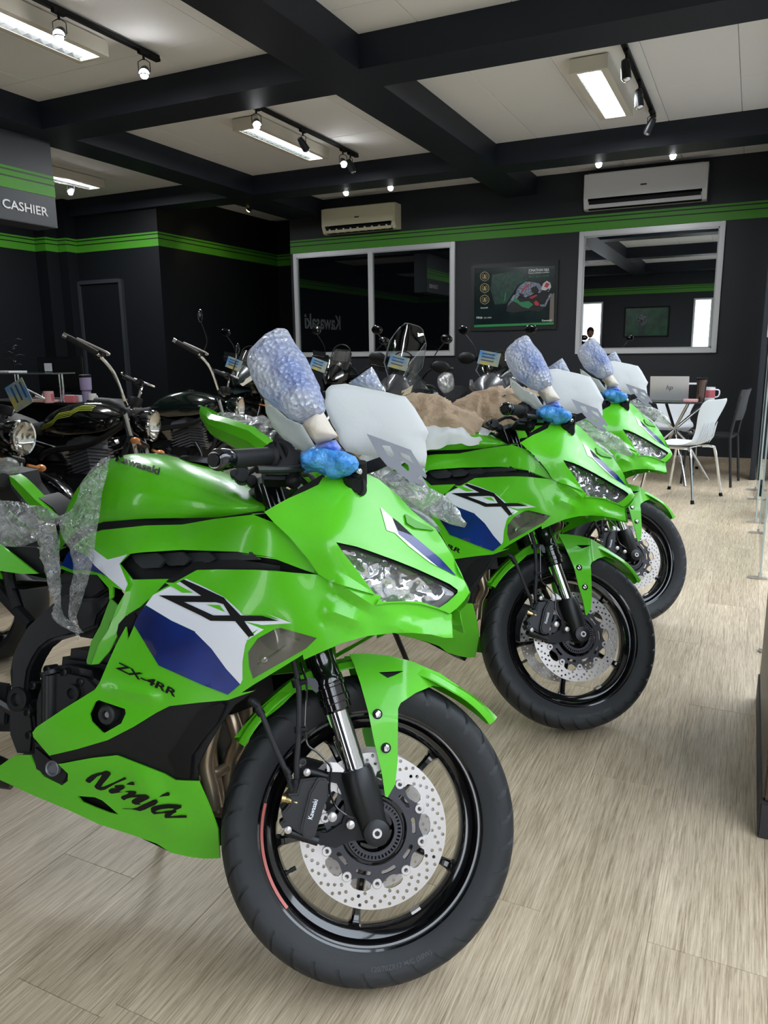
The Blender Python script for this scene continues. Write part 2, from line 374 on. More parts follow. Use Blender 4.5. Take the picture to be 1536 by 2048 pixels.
# walls
tn = [0]
def wall(name, p0, p1, z0=0, z1=3.29, t=.12, stripes=True, m=None, ext=0):
    """p0 -> p1 in plan, the room lies to the right of the direction"""
    a, b = Vector((*p0, 0)), Vector((*p1, 0)); d = (b-a).normalized(); n = Vector((-d.y, d.x, 0)); L = (b-a).length
    mb = MB().add([(*(a)[:2], z0), (*(b)[:2], z0), (*(b+n*t)[:2], z0), (*(a+n*t)[:2], z0), (*(a)[:2], z1), (*(b)[:2], z1), (*(b+n*t)[:2], z1), (*(a+n*t)[:2], z1)], [(0, 3, 2, 1), (4, 5, 6, 7), (0, 1, 5, 4), (1, 2, 6, 5), (2, 3, 7, 6), (3, 0, 4, 7)])
    w_ = struct(name, mb, m or (SHADEW if ('left' in name or 'recess' in name) else MATTE))
    if stripes:
        b = b+d*ext
        for za, zb in ((2.765, 2.787), (2.712, 2.752), (2.612, 2.700)):
            e = -n*.004
            s_ = MB().add([(*(a+e)[:2], za), (*(b+e)[:2], za), (*(b)[:2], za), (*(a)[:2], za), (*(a+e)[:2], zb), (*(b+e)[:2], zb), (*(b)[:2], zb), (*(a)[:2], zb)], [(0, 3, 2, 1), (4, 5, 6, 7), (0, 1, 5, 4), (1, 2, 6, 5), (2, 3, 7, 6), (3, 0, 4, 7)])
            s_.obj('stripe', TRIMG, w_)
    return w_
wall('wall_back', (-6, 9.6), (.6, 9.6))
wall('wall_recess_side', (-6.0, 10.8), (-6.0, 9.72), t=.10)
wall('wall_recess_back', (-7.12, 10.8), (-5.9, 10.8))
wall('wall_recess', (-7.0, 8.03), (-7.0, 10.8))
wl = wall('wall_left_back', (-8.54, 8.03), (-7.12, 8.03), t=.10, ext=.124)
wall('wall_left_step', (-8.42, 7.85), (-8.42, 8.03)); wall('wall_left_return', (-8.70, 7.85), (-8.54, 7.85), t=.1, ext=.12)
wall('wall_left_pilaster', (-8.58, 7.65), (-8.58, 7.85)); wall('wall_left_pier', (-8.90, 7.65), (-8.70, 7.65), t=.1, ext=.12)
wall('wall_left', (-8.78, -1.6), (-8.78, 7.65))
# door in the left rear wall
dr = struct('door_1', MB().box((-8.03, 8.012, 1.09), (.70, .03, 2.18), bev=.004), mat('black_door', srgb(20, 22, 26), .35))
MB().box((-8.405, 8.00, 1.115), (.05, .05, 2.23)).box((-7.655, 8.00, 1.115), (.05, .05, 2.23)).box((-8.03, 8.00, 2.215), (.70, .05, .05)).obj('door_frame', mat('door_frame_paint', srgb(52, 55, 60), .4), dr)
MB().sphere((-7.73, 7.965, 1.0), .028, 8).box((-7.73, 7.985, 1.0), (.02, .03, .02)).obj('door_handle', CHROME, dr)
# opposite wall behind the camera, with two tall glazed openings
for x0, x1, z0, z1 in ((-8.9, -4.12, 0, 3.29), (-3.59, -1.41, 0, 3.29), (-.98, .6, 0, 3.29), (-4.12, -3.59, 2.45, 3.29), (-1.41, -.98, 2.45, 3.29)):
    wall('wall_front', (x1, -1.6), (x0, -1.6), z0, z1)
for i, (x0, x1) in enumerate(((-4.12, -3.59), (-1.41, -.98))):
    w_ = struct(f'window_{i+4}', MB().box((x0+.02, -1.6, 1.225), (.04, .08, 2.45)).box((x1-.02, -1.6, 1.225), (.04, .08, 2.45)).box(((x0+x1)/2, -1.6, 2.43), (x1-x0-.08, .08, .04)), ALU)
    MB().box(((x0+x1)/2, -1.62, 1.21), (x1-x0-.08, .008, 2.4)).obj('pane', LENS, w_)
pf = tag(thing('poster', (-2.5, -1.58, 1.92)), 'green racing poster on the wall behind the camera, seen mirrored in the right window', 'poster')
MB().box((0, 0, 0), (1.10, .02, .76), bev=.004).obj('frame', BLK, pf); MB().box((0, .0115, 0), (1.02, .003, .68)).obj('print', mat('poster_green_print', srgb(22, 84, 48), .3, noisecol=(5, srgb(14, 50, 34))), pf)
q = MB(); q.sphere((0, 0, 0), .10, 8, (1.1, .1, 1.6)); o = q.obj('rider_figure', mat('poster_rider', srgb(120, 125, 130), .4, noisecol=(26, srgb(30, 34, 36))), pf); o.location = (-.1, .014, .06)
# window panes reflect the room like dark mirrors
def glassm(name, refl, base):
    m = bpy.data.materials.new(name); m.use_nodes = True; N = m.node_tree.nodes; L = m.node_tree.links; b = N['Principled BSDF']
    b.inputs['Base Color'].default_value = base; b.inputs['Roughness'].default_value = .5; b.inputs['Specular IOR Level'].default_value = 0
    g = N.new('ShaderNodeBsdfGlossy'); g.inputs['Roughness'].default_value = .004; g.inputs[0].default_value = (.92, .97, 1, 1); mx = N.new('ShaderNodeMixShader'); mx.inputs[0].default_value = refl
    L.new(b.outputs[0], mx.inputs[1]); L.new(g.outputs[0], mx.inputs[2]); L.new(mx.outputs[0], N['Material Output'].inputs[0]); return m
def window(n, x0, x1, z0, z1, gm, mull=()):
    f_ = .055; mb = MB()
    for a, b, c, d in ((x0, x0+f_, z0, z1), (x1-f_, x1, z0, z1), (x0+f_, x1-f_, z1-f_, z1), (x0+f_, x1-f_, z0, z0+f_)): mb.box(((a+b)/2, 9.585, (c+d)/2), (b-a, .05, d-c), bev=.004)
    w_ = struct(f'window_{n}', mb, ALU)
    for a, b, c, d in ((x0+f_, x0+f_+.014, z0+f_, z1-f_), (x1-f_-.014, x1-f_, z0+f_, z1-f_), (x0+f_, x1-f_, z1-f_-.014, z1-f_), (x0+f_, x1-f_, z0+f_, z0+f_+.014)): MB().box(((a+b)/2, 9.575, (c+d)/2), (b-a, .02, d-c)).obj('glazing_bead', mat_alu2, w_)
    xs = [x0+f_]+[v for mm in mull for v in (mm-.035, mm+.035)]+[x1-f_]
    for mm in mull: MB().box((mm, 9.575, (z0+z1)/2), (.07, .04, z1-z0-2*f_), bev=.003).obj('mullion', ALU, w_)
    for i in range(0, len(xs), 2): MB().box(((xs[i]+xs[i+1])/2, 9.588, (z0+z1)/2), (xs[i+1]-xs[i], .006, z1-z0-2*f_)).obj('pane', gm, w_)
    return w_
mat_alu2 = mat('aluminium_bead', srgb(168, 170, 172), .35, .3)
window(1, -5.94, -3.53, 1.185, 2.605, glassm('dark_window_glass', .16, srgb(8, 10, 13)), (-4.73,))
window(2, -1.965, -.38, 1.19, 2.605, glassm('mirrored_window_glass', .78, srgb(8, 10, 13)))
# storefront on the right: posts, rail and clear panes
sf = struct('wall_right', MB().box((.50, 4.0, 3.08), (.10, 11.3, .42)), MATTEL)
for y in (-1.5, .2, 7.95, 9.5): MB().box((.50, y, 1.44), (.06, .06, 2.88)).obj('post', MATTEL, sf)
for ya, yb in ((-1.47, .17), (.23, 4.0), (4.0, 7.92), (7.98, 9.47)): MB().box((.50, (ya+yb)/2, 1.43), (.010, yb-ya-.01, 2.84)).obj('pane', LENS, sf)
d2 = struct('door_2', MB().box((.085, 8.02, 1.36), (.05, .07, 2.72), bev=.004), MATTE)   # dark post of the glazed door standing before the back wall
MB().box((.135, 8.78, 1.64), (.02, 1.5, 3.26)).obj('door_leaf', MATTE, d2)
MB().box((.108, 7.975, 1.40), (.012, .02, .14), bev=.003).obj('door_hinge', ALU, d2)
# lamps
TUBE = mat('fluorescent_tube', (1, 1, 1, 1), .5, emit=(.93, .97, 1, 1), es=14)
FIX = mat('enamel_cream', srgb(214, 208, 192), .5); LOUV = mat('louvre_mirror', srgb(235, 238, 240), .12, .9)
def fixture(x, y, label, y1=None):
    t = thing('ceiling_light', (x, y, 3.27), label, 'ceiling light', 'fluorescent ceiling lights'); z = 0
    w_, l_, h = .27, 1.26, .095
    mb = MB().box((-w_/2+.025, 0, -h/2), (.05, l_, h)).box((w_/2-.025, 0, -h/2), (.05, l_, h)).box((0, -l_/2+.015, -h/2), (w_-.1, .03, h)).box((0, l_/2-.015, -h/2), (w_-.1, .03, h)).box((0, 0, -.012), (w_-.1, l_-.06, .024)); mb.obj('housing', FIX, t)
    mb = MB().loft([[(s_*.085, yy, -h+.002) if k == 0 else ((s_*.06, yy, -.05) if k == 1 else (0, yy, -.03)) for k, s_ in ((0, -1), (1, -1), (2, 0), (1, 1), (0, 1))] for yy in (-l_/2+.03, l_/2-.03)]); mb.obj('reflector', LOUV, t)
    for s_ in (-1, 1): MB().cyl((s_*.034, -l_/2+.035, -.068), (s_*.034, l_/2-.035, -.068), .013, n=12).obj('tube', TUBE, t)
    for k in range(14): MB().box((0, -l_/2+.075+k*(l_-.15)/13, -h+.016), (.168, .004, .028)).obj('louvre', LOUV, t)
    la = bpy.data.lights.new('tube_light', 'AREA'); la.shape = 'RECTANGLE'; la.size = .16; la.size_y = 1.15; la.energy = 45; la.color = (.93, .97, 1)
    lo = bpy.data.objects.new('tube_light', la); COL.objects.link(lo); lo.parent = t; lo.location = (0, 0, -h-.004)
fixture(-4.15, 3.62, 'fluorescent ceiling light at the top left corner of the picture')
fixture(-4.19, 6.66, 'fluorescent ceiling light above the hall centre, left of the long dark beam')
fixture(-1.215, 6.62, 'short looking fluorescent ceiling light on the right ceiling bay')
fixture(-7.2, 6.62, 'fluorescent ceiling light just right of the hanging cashier sign')
SPOTE = mat('spot_lamp_glow', (1, 1, 1, 1), .5, emit=(.95, .97, 1, 1), es=120); SPOTY = mat('warm_spot_glow', (1, 1, 1, 1), .5, emit=(1, .82, .3, 1), es=30)
def track(x, y0, y1, label):
    t = thing('track_rail', (x, (y0+y1)/2, 3.268), label, 'track rail'); MB().box((0, 0, -.014), (.036, y1-y0, .028), bev=.003).obj('rail', BLK, t)
    MB().box((0, (y1-y0)/2-.05, -.030), (.04, .10, .02)).obj('feed_box', BLK, t)
def spot(x, y, on, label, aim=(0, -1, -.75), e=10, glow=None, z=3.238):
    t = thing('spotlight', (x, y, z), label, 'spotlight', 'track spotlights')
    d = Vector(aim).normalized(); c = Vector((0, 0, -.125))
    MB().box((0, 0, -.012), (.03, .09, .022), bev=.003).cyl((0, 0, -.02), (0, 0, -.05), .008).obj('adapter', BLK, t)
    s_ = d.cross(Vector((0, 0, 1))).normalized()
    MB().tube([c+s_*.038, c+s_*.038+Vector((0, 0, .06)), Vector((0, 0, -.048))+s_*.01, Vector((0, 0, -.048))-s_*.01, c-s_*.038+Vector((0, 0, .06)), c-s_*.038], .003, 6).obj('yoke', BLK, t)
    mb = MB().tube([c-d*.065, c-d*.06, c-d*.02, c+d*.055, c+d*.055], [.018, .026, .033, .035, .031], 20, cap=False); mb.tube([c-d*.066, c-d*.064], [.018, .019], 12); mb.obj('lamp_housing', mat_spot, t)
    MB().sphere((0, 0, 0), .033, 8, (1, 1, 1)).obj('lamp', (glow or SPOTE) if on else LOUV, t).location = c+d*(.045)
    if on:
        la = bpy.data.lights.new('spot_lamp', 'SPOT'); la.energy = e; la.spot_size = math.radians(75); la.spot_blend = .6; la.shadow_soft_size = .04; la.color = (.95, .97, 1) if glow is None else (1, .85, .45)
        lo = bpy.data.objects.new('spot_lamp', la); COL.objects.link(lo); lo.parent = t; lo.location = c+d*.09; lo.rotation_euler = d.to_track_quat('-Z', 'Y').to_euler()
mat_spot = mat('spot_housing', srgb(30, 31, 34), .35, .4)
track(-3.89, 2.9, 4.59, 'black track rail over the top left ceiling bay, two spotlights lit')
track(-3.89, 5.35, 7.59, 'black track rail beside the central fluorescent light')
track(-.95, 5.35, 7.59, 'black track rail on the right ceiling bay with unlit spotlights')
for x, y, l_ in ((-3.87, 3.71, 'lit spotlight above the top left fluorescent light'), (-3.87, 4.42, 'lit spotlight at the end of the top left track'), (-3.88, 5.75, 'lit spotlight at the near end of the central fluorescent light'), (-3.88, 7.26, 'lit spotlight near the far end of the central track')): spot(x, y, True, l_, (.9, -1.2, -.9), 20)
spot(-3.88, 6.49, False, 'unlit spotlight in the middle of the central track', (.3, 1, -1)); spot(-3.88, 7.42, False, 'unlit spotlight at the far tip of the central track', (.3, .5, -1))
spot(-.94, 5.9, False, 'unlit black spotlight nearest on the right track', (.1, .1, -1)); spot(-.94, 6.58, False, 'unlit black spotlight in the middle of the right track', (.1, .1, -1)); spot(-.95, 7.38, False, 'unlit black spotlight tilted at the far end of the right track', (-.5, .3, -1))
for x, l_ in ((-4.5, 'lit spotlight above the left end of the cream air conditioner'), (-3.92, 'lit spotlight above the right end of the cream air conditioner'), (-1.58, 'lit spotlight above the left end of the white air conditioner'), (-.87, 'lit spotlight above the right end of the white air conditioner')): spot(x, 8.50, True, l_, (.25, -1, -.7), 22)
track(-4.2, 0, .9, '') if False else None
for x0, x1, l_ in ((-4.7, -3.7, 'short black track rail over the cream air conditioner'), (-1.8, -.7, 'short black track rail over the white air conditioner')):
    t = thing('track_rail', ((x0+x1)/2, 8.5, 3.268), l_, 'track rail'); MB().box((0, 0, -.014), (x1-x0, .036, .028), bev=.003).obj('rail', BLK, t)
spot(-7.30, 6.95, True, 'lit spotlight under the fluorescent light beside the cashier sign', (.8, -1, -.6), 14)
spot(-6.05, 8.75, True, 'small warm spotlight in the rear left recess', (-1, .2, -.8), 8, SPOTY)
# cashier bulkhead
cb = tag(thing('cashier_sign', (-5.76, 3.9, 2.355)), 'dark hanging box sign reading cashier with green stripes, upper left', 'sign')
MB().box((-.07, 0, .3575), (.26, 2.68, .715), bev=.004).obj('box', mat('sign_grey', srgb(58, 61, 66), .45), cb)
for za, zb in ((2.765, 2.787), (2.712, 2.752), (2.612, 2.700)): MB().box((.0625, 0, (za+zb)/2-2.355), (.005, 2.68, zb-za)).obj('stripe', TRIMG, cb)
v, f = text2d('CASHIER', 1, .018); L_ = max(p[0] for p in v)
pa, pb, pc = onx(5, 414, -5.694), onx(97, 433, -5.694), onx(6, 396, -5.694)
mb = MB().add([(-5.694+5.76, pa[1]+(pb[1]-pa[1])*p[0]/L_-3.9, pa[2]+(pb[2]-pa[2])*p[0]/L_+(pc[2]-pa[2])*p[1]/.72-2.355) for p in v], f); mb.obj('lettering', mat('sign_letter_white', srgb(230, 230, 232), .4), cb, 180)
# wall lettering reflected in the left window
v, f = text2d('Kawasaki', .44, .01); kw = tag(MB().add([(0, p[0]-1.9, p[1]) for p in v], f).obj('wall_lettering', mat('sign_letter_pale', srgb(225, 226, 230), .4)), 'pale brand lettering on the left wall, seen mirrored in the left window', 'lettering')
r_ = ray(658, 640); t_ = (8.77)/-r_[0]; kw.location = (-8.772, 19.2-t_*r_[1]+1.3, CAMH+t_*r_[2]-.2)
# air conditioners
def aircon(x0, x1, z0, z1, col, label, gape):
    m = mat('aircon_'+str(int(x0*10)), col, .22, 0, .4); t = thing('air_conditioner', ((x0+x1)/2, 9.6, z0), label, 'air conditioner'); w_ = x1-x0; h = z1-z0; d = .20
    pr = [(0, .01), (-d*.55, 0), (-d*.80, .012), (-d, h*.30), (-d, h*.97), (-d*.93, h), (0, h)]
    MB().loft([[(x, y, z) for y, z in pr] for x in (-w_/2, -w_/2+.05)], False, False).loft([[(x, y, z) for y, z in pr] for x in (w_/2-.05, w_/2)]).loft([[(x, y, z) for y, z in [(0, .01), (-d*.55, .005)]] for x in (-w_/2, w_/2)]).add([(x, y, z) for x in (-w_/2, w_/2) for y, z in pr], [tuple(range(6, -1, -1)), tuple(range(7, 14))]).loft([[(x, -.02+y, z) for y, z in pr[3:]] for x in (-w_/2+.05, w_/2-.05)]).obj('casing', m, t)
    MB().box((0, -d-.008, h*.64), (w_-.02, .016, h*.68), bev=.006).obj('front_panel', m, t)
    MB().box((0, -d*.72, h*.15), (w_-.12, .09, h*.20)).obj('air_outlet', BLK, t)
    rr = Matrix.Rotation(math.radians(58 if not gape else 15), 3, 'X')
    MB().box((0, -d*.92, h*.13), (w_-.10, .012, h*.22), Matrix.Rotation(math.radians(-22), 3, 'X'), bev=.002).obj('flap', m, t)
    if gape:
        for k in range(9): MB().box((-w_/2+.12+k*(w_-.24)/8, -d*.90, h*.10), (.02, .05, h*.16)).obj('vane', m, t)
    MB().box((0, -d-.019, h*.56), (.07, .004, .02), bev=.002).obj('badge', DGREY, t)
aircon(-5.37, -4.29, 2.80, 3.12, srgb(226, 220, 190), 'cream wall air conditioner above the wide dark window', True)
aircon(-1.90, -.585, 2.815, 3.20, srgb(222, 222, 224), 'white wall air conditioner above the mirrored window', False)
# poster between the windows
pt = tag(thing('poster', (-2.757, 9.6, 1.50)), 'framed dark green racing poster with leaning rider, between the two windows', 'poster')
MB().box((0, -.012, .40), (1.11, .03, .82), bev=.004).obj('frame', mat('poster_frame', srgb(16, 17, 19), .4), pt)
Yp = 9.57
def pq(pts, dy=0): return [tuple(np.array(ony(940+x/8.533, 520+y/8.533, Yp-dy))-np.array([-2.757, 9.6, 1.50])) for x, y in pts]
def flat(name, poly, m, dy): return MB().add(pq(poly, dy), [tuple(range(len(poly)))]).obj(name, m, pt, 180)
flat('print', [(75, 140), (1455, 100), (1440, 1110), (68, 1150)], mat('poster_dark_green', srgb(22, 44, 42), .2, 0, .3, noisecol=(7, srgb(14, 26, 32))), .002)
flat('print_band', [(70, 1108), (1430, 1062), (1430, 1100), (70, 1150)], mat('poster_band', srgb(52, 148, 84), .3), .004)
flat('print_glow', [(380, 250), (820, 180), (1000, 330), (820, 420), (620, 740), (420, 760), (350, 500)], mat('poster_teal', srgb(24, 76, 58), .3, noisecol=(22, srgb(18, 44, 42))), .003)
GM = mat('poster_gold', srgb(168, 150, 104), .3)
for cy in (280, 480, 675):
    o_ = [(250+80*math.cos(a)*(1 if abs(math.sin(a)) < .9 else .8), cy+82*math.sin(a)) for a in [k*2*PI/16 for k in range(16)]]; i_ = [(250+(x-250)*.88, cy+(y-cy)*.88) for x, y in o_]
    P_o, P_i = pq(o_, .005), pq(i_, .005); MB().add(P_o+P_i, [(k, (k+1) % 16, 16+(k+1) % 16, 16+k) for k in range(16)]).obj('emblem', GM, pt, 180)
    for r0, r1, a0, a1 in ((.62, .52, .4, 5.9),):
        P_o = pq([(250+80*r0*math.sin(a), cy+80*r0*-math.cos(a)) for a in [a0+k*(a1-a0)/14 for k in range(15)]], .005); P_i = pq([(250+80*r1*math.sin(a), cy+80*r1*-math.cos(a)) for a in [a0+k*(a1-a0)/14 for k in range(15)]], .005)
        MB().add(P_o+P_i, [(k, k+1, 16+k, 15+k) for k in range(14)]).obj('emblem_wreath', GM, pt, 180)
    flat('emblem_figure', [(225, cy+30), (235, cy-20), (250, cy-40), (268, cy-15), (275, cy+30)], GM, .005)
SU = mat('poster_suit', srgb(160, 168, 186), .4, noisecol=(60, srgb(70, 78, 96))); DK = mat('poster_shadow', srgb(18, 20, 26), .4); RD = mat('poster_red', srgb(190, 60, 66), .4); GR_ = mat('poster_lime', srgb(44, 130, 84), .4)
flat('rider_bike', [(640, 760), (720, 700), (800, 640), (1000, 640), (1180, 560), (1370, 560), (1395, 620), (1290, 800), (1180, 880), (1000, 860), (880, 880), (760, 900), (620, 880)], DK, .005)
flat('bike_fairing', [(630, 790), (760, 600), (800, 660), (860, 720), (1000, 700), (1080, 760), (1000, 830), (890, 800), (800, 730), (730, 700)], GR_, .006)
flat('rider_suit', [(800, 500), (850, 440), (950, 370), (1060, 375), (1180, 400), (1240, 470), (1200, 560), (1100, 560), (1040, 600), (950, 640), (860, 590), (800, 660), (765, 640)], SU, .007)
flat('rider_leg', [(630, 790), (745, 590), (775, 600), (740, 690), (690, 730)], SU, .0075)
flat('rider_arm', [(1270, 760), (1330, 640), (1350, 600), (1385, 560), (1395, 610), (1330, 700), (1285, 800), (1200, 790), (1190, 760)], SU, .008)
flat('rider_knee', [(1090, 720), (1130, 690), (1180, 740), (1170, 780), (1110, 770)], RD, .0085); flat('rider_patch', [(880, 520), (960, 440), (1000, 400), (1010, 420), (900, 540)], RD, .008); flat('rider_sleeve', [(1000, 640), (1130, 590), (1150, 610), (1060, 660)], RD, .0085)
flat('rider_shadow', [(1040, 480), (1130, 440), (1180, 520), (1160, 560), (1060, 560)], DK, .0082); flat('rider_shadow', [(840, 560), (920, 590), (900, 640), (850, 620)], DK, .0082)
flat('helmet', [(1220, 480), (1250, 400), (1310, 355), (1370, 390), (1385, 460), (1340, 540), (1270, 560), (1225, 530)], mat('poster_white', srgb(214, 208, 210), .4), .009); flat('helmet_mark', [(1265, 455), (1300, 380), (1360, 405), (1320, 475)], RD, .0095); flat('visor', [(1225, 510), (1290, 520), (1345, 480), (1350, 520), (1290, 570), (1235, 560)], DK, .0095)
flat('print_pillar', [(1370, 600), (1440, 560), (1430, 1050), (1350, 1060)], mat('poster_beige', srgb(120, 110, 100), .4), .0045); flat('print_streak', [(620, 560), (600, 700), (580, 700), (600, 560)], GR_, .0045)
WT = mat('poster_letter', srgb(225, 228, 228), .4)
def ptxt(s_, x0, y0, x1, y1, h, m, sh=0):
    v, f = text2d(s_, 1, .02, sh); L_ = max(p[0] for p in v)
    MB().add([pq([(x0+(x1-x0)*p[0]/L_, y0+(y1-y0)*p[0]/L_-h*p[1])], .006)[0] for p in v], f).obj('print_lettering', m, pt, 180)
ptxt('JONATHAN REA', 1000, 200, 1350, 186, 62, WT, .1); ptxt('WORLD SUPERBIKE CHAMPION', 1000, 236, 1350, 218, 26, WT); ptxt('2015 2016 2017', 1000, 300, 1345, 285, 40, GR_)
ptxt('Kawasaki', 180, 830, 305, 822, 34, WT); ptxt('Kawasaki', 1225, 1050, 1400, 1042, 48, WT); ptxt('Ninja', 110, 1000, 215, 995, 50, WT); ptxt('ZX-10RR', 235, 998, 370, 992, 30, WT)
# ================================================================== green sport motorcycles
POSE = [(-.622, 1.155, 7.55, 15.37, 26.06), (-.479, 2.354, 3.6, 14.71, 31.47), (-.457, 3.441, 3.92, 11.9, 32.41)]
RAKE = math.radians(23.5); AX = Vector((-math.sin(RAKE), 0, math.cos(RAKE))); A0 = Vector((.097, 0, 0))
def pose_matrix(p):
    return Matrix.Translation((p[0], p[1], 0)) @ Matrix.Rotation(math.radians(p[2]), 4, 'Z') @ Matrix.Rotation(-math.radians(p[3]), 4, 'X')
def steer_matrix(deg):
    return Matrix.Translation(A0) @ Matrix.Rotation(math.radians(deg), 4, AX) @ Matrix.Translation(-A0)
M1 = pose_matrix(POSE[0]); M1S = M1 @ steer_matrix(POSE[0][4])
I1, I1S = M1.inverted(), M1S.inverted()
def lray(x, y, st=False):
    I = I1S if st else I1
    o = I @ Vector(CAMP); d = (I.to_3x3() @ Vector(ray(x, y))).normalized(); return o, d
def Pl(x, y, yl, st=False):
    o, d = lray(x, y, st); t = (yl-o.y)/d.y; return o + d*t
# depth of the fairing surface, thin-plate fit through measured points
ANCH = [(671, 1084, -.229), (915.6, 1180.7, -.03), (878.5, 1216.4, -.055), (528.5, 1024, -.255), (904.7, 1275.5, -.05), (938.6, 1186, .0),
 (583, 1246, -.237), (633, 1277, -.222), (502.8, 1354.7, -.218), (551, 1259, -.232), (455.7, 1389.6, -.211), (353.6, 1395.8, -.220), (912.7, 1152.3, 0),
 (636, 1148, -.227), (724, 987.5, -.128), (370, 1157, -.242), (506.7, 1273, -.240), (318.3, 1189.9, -.245), (65.6, 1472, -.200), (215, 1480, -.212),
 (339, 1412, -.218), (255, 1520, -.20), (435.7, 1716.7, -.07), (204, 1636, -.15), (0, 1549, -.14), (0, 1520, -.15), (383, 1560, -.195), (434, 1655, -.13),
 (797, 991, -.04), (872, 1057, -.005), (903, 1110, 0), (735, 947, -.09), (600, 1000, -.21), (255, 1104, -.228), (204, 1060, -.17), (364, 1049, -.185),
 (750, 1235, -.165), (765, 1165, -.165), (690, 1290, -.20), (800, 1262, -.125), (150, 1150, -.19), (200, 1380, -.215), (-150, 1500, -.13), (300, 1690, -.13)]
_A = np.array(ANCH); _n = len(_A); _s = 400.
_X = (_A[:, :2]-[500, 1300])/_s
def _ph(r2): return .5*r2*np.log(r2+1e-12)
_D = ((_X[:, None]-_X[None])**2).sum(2); _K = _ph(_D)+np.eye(_n)*2e-3
_Pm = np.hstack([np.ones((_n, 1)), _X]); _M = np.block([[_K, _Pm], [_Pm.T, np.zeros((3, 3))]])
_C = np.linalg.solve(_M, np.concatenate([_A[:, 2], np.zeros(3)]))
def yF(x, y):
    q = (np.array([x, y])-[500, 1300])/_s; r2 = ((_X-q)**2).sum(1)
    return float(_ph(r2)@_C[:_n]+_C[_n]+_C[_n+1:]@q)
def crop(ox, oy, s): return lambda pts: [(ox+x/s, oy+y/s) for x, y in pts]
cA = crop(0, 880, 2.742857); cB = crop(480, 900, 2.742857); cC = crop(0, 1250, 2.742857); cD = crop(420, 1280, 2.477419)
cE = crop(400, 640, 2.742857); cG = crop(0, 1080, 3.6583); cH = crop(540, 1280, 4.8767)
CREASES = [  # (a, b, amplitude, width px): character lines of the side fairing, positive = outwards
 (cB([(440, 860)])[0], cB([(720, 965)])[0], .010, 26), (cB([(500, 705)])[0], cB([(760, 870)])[0], .014, 22), (cB([(740, 955)])[0], cB([(1250, 1040)])[0], .013, 26), (cB([(730, 850)])[0], cB([(1000, 975)])[0], .005, 20),
 (cC([(545, 335)])[0], cC([(900, 400)])[0], .007, 18), (cC([(700, 740)])[0], cC([(1000, 1190)])[0], .010, 40), (cA([(640, 640)])[0], cA([(1450, 430)])[0], .006, 40),
 (cB([(540, 470)])[0], cB([(1240, 780)])[0], .006, 22), (cB([(560, 150)])[0], cB([(760, 330)])[0], .004, 30)]
def yS(x, y):
    d = yF(x, y)
    for a, b, amp, w_ in CREASES:
        t = 1-segd(x, y, a, b)/w_
        if t > 0:
            L2 = (b[0]-a[0])**2+(b[1]-a[1])**2; u = ((x-a[0])*(b[0]-a[0])+(y-a[1])*(b[1]-a[1]))/L2
            d -= amp*t*max(0, min(1, 4*u, 4*(1-u)))
    return d
def crease_lines(poly, holes=()):
    out = []
    for a, b, amp, w_ in CREASES:
        L = math.hypot(b[0]-a[0], b[1]-a[1]); nx, ny = -(b[1]-a[1])/L, (b[0]-a[0])/L
        for o in (0, w_, -w_):
            ins = [t/24 for t in range(25) if inpoly(a[0]+(b[0]-a[0])*t/24+nx*o, a[1]+(b[1]-a[1])*t/24+ny*o, poly) and bdist(a[0]+(b[0]-a[0])*t/24+nx*o, a[1]+(b[1]-a[1])*t/24+ny*o, poly) > 3 and not any(inpoly(a[0]+(b[0]-a[0])*t/24+nx*o, a[1]+(b[1]-a[1])*t/24+ny*o, h) or bdist(a[0]+(b[0]-a[0])*t/24+nx*o, a[1]+(b[1]-a[1])*t/24+ny*o, h) < 3 for h in holes)]
            if len(ins) > 4 and abs(len(ins)-1-(ins[-1]-ins[0])*24) < .5: out.append(tuple((a[0]+(b[0]-a[0])*t+nx*o, a[1]+(b[1]-a[1])*t+ny*o) for t in (ins[0], ins[-1])))
    return out
BIKE = []          # (object, steered)
def reg(o, st=False): BIKE.append((o, st)); return o
def add(name, mb, m, root, st=False, angle=35, label=None):
    o = mb.obj(name, m, root, angle) if isinstance(mb, MB) else link(name, mb, root, m, angle)
    if st: o.matrix_local = steer_matrix(POSE[0][4])
    if label: o['label'] = label
    return reg(o, st)
def sheet(poly, dy=0, depth=None, th=.004, step=12, holes=(), st=False, inner=(), mirror=False, only_mirror=False):
    vs, fs = tri2d(poly, holes, step, inner)
    g = (lambda x, y: depth) if isinstance(depth, (int, float)) else (depth or yS)
    V = [tuple(Pl(x, y, g(x, y)+dy, st)) for x, y in vs]
    if th: V, F = shell(V, [tuple(reversed(f)) for f in fs], (0, th, 0))
    else: F = fs
    mb = MB().add(V, F)
    if only_mirror: mb.v = [(x, -y, z) for x, y, z in mb.v]
    elif mirror: mb.mirror()
    return mb
def prism(poly, y0, y1, st=False, bev=0, mirror=False):
    """outline seen in the photograph extruded between two depths"""
    yc = y0
    pts = [Pl(x, y, yc, st) for x, y in poly]
    bm = bmesh.new(); a = [bm.verts.new((p.x, y0, p.z)) for p in pts]; f = bm.faces.new(a)
    r = bmesh.ops.extrude_face_region(bm, geom=[f]); vv = [g for g in r['geom'] if isinstance(g, bmesh.types.BMVert)]
    for v in vv: v.co.y = y1
    if bev:
        ed = [e for e in bm.edges if all(abs(v.co.y-y0) < 1e-6 for v in e.verts)]
        bmesh.ops.bevel(bm, geom=ed, offset=bev, segments=2, affect='EDGES', clamp_overlap=True)
    bmesh.ops.triangulate(bm, faces=[f_ for f_ in bm.faces if len(f_.verts) > 4])
    bm.verts.index_update()
    mb = MB().add([v.co for v in bm.verts], [[v.index for v in f_.verts] for f_ in bm.faces]); bm.free()
    if mirror: mb.mirror()
    return mb
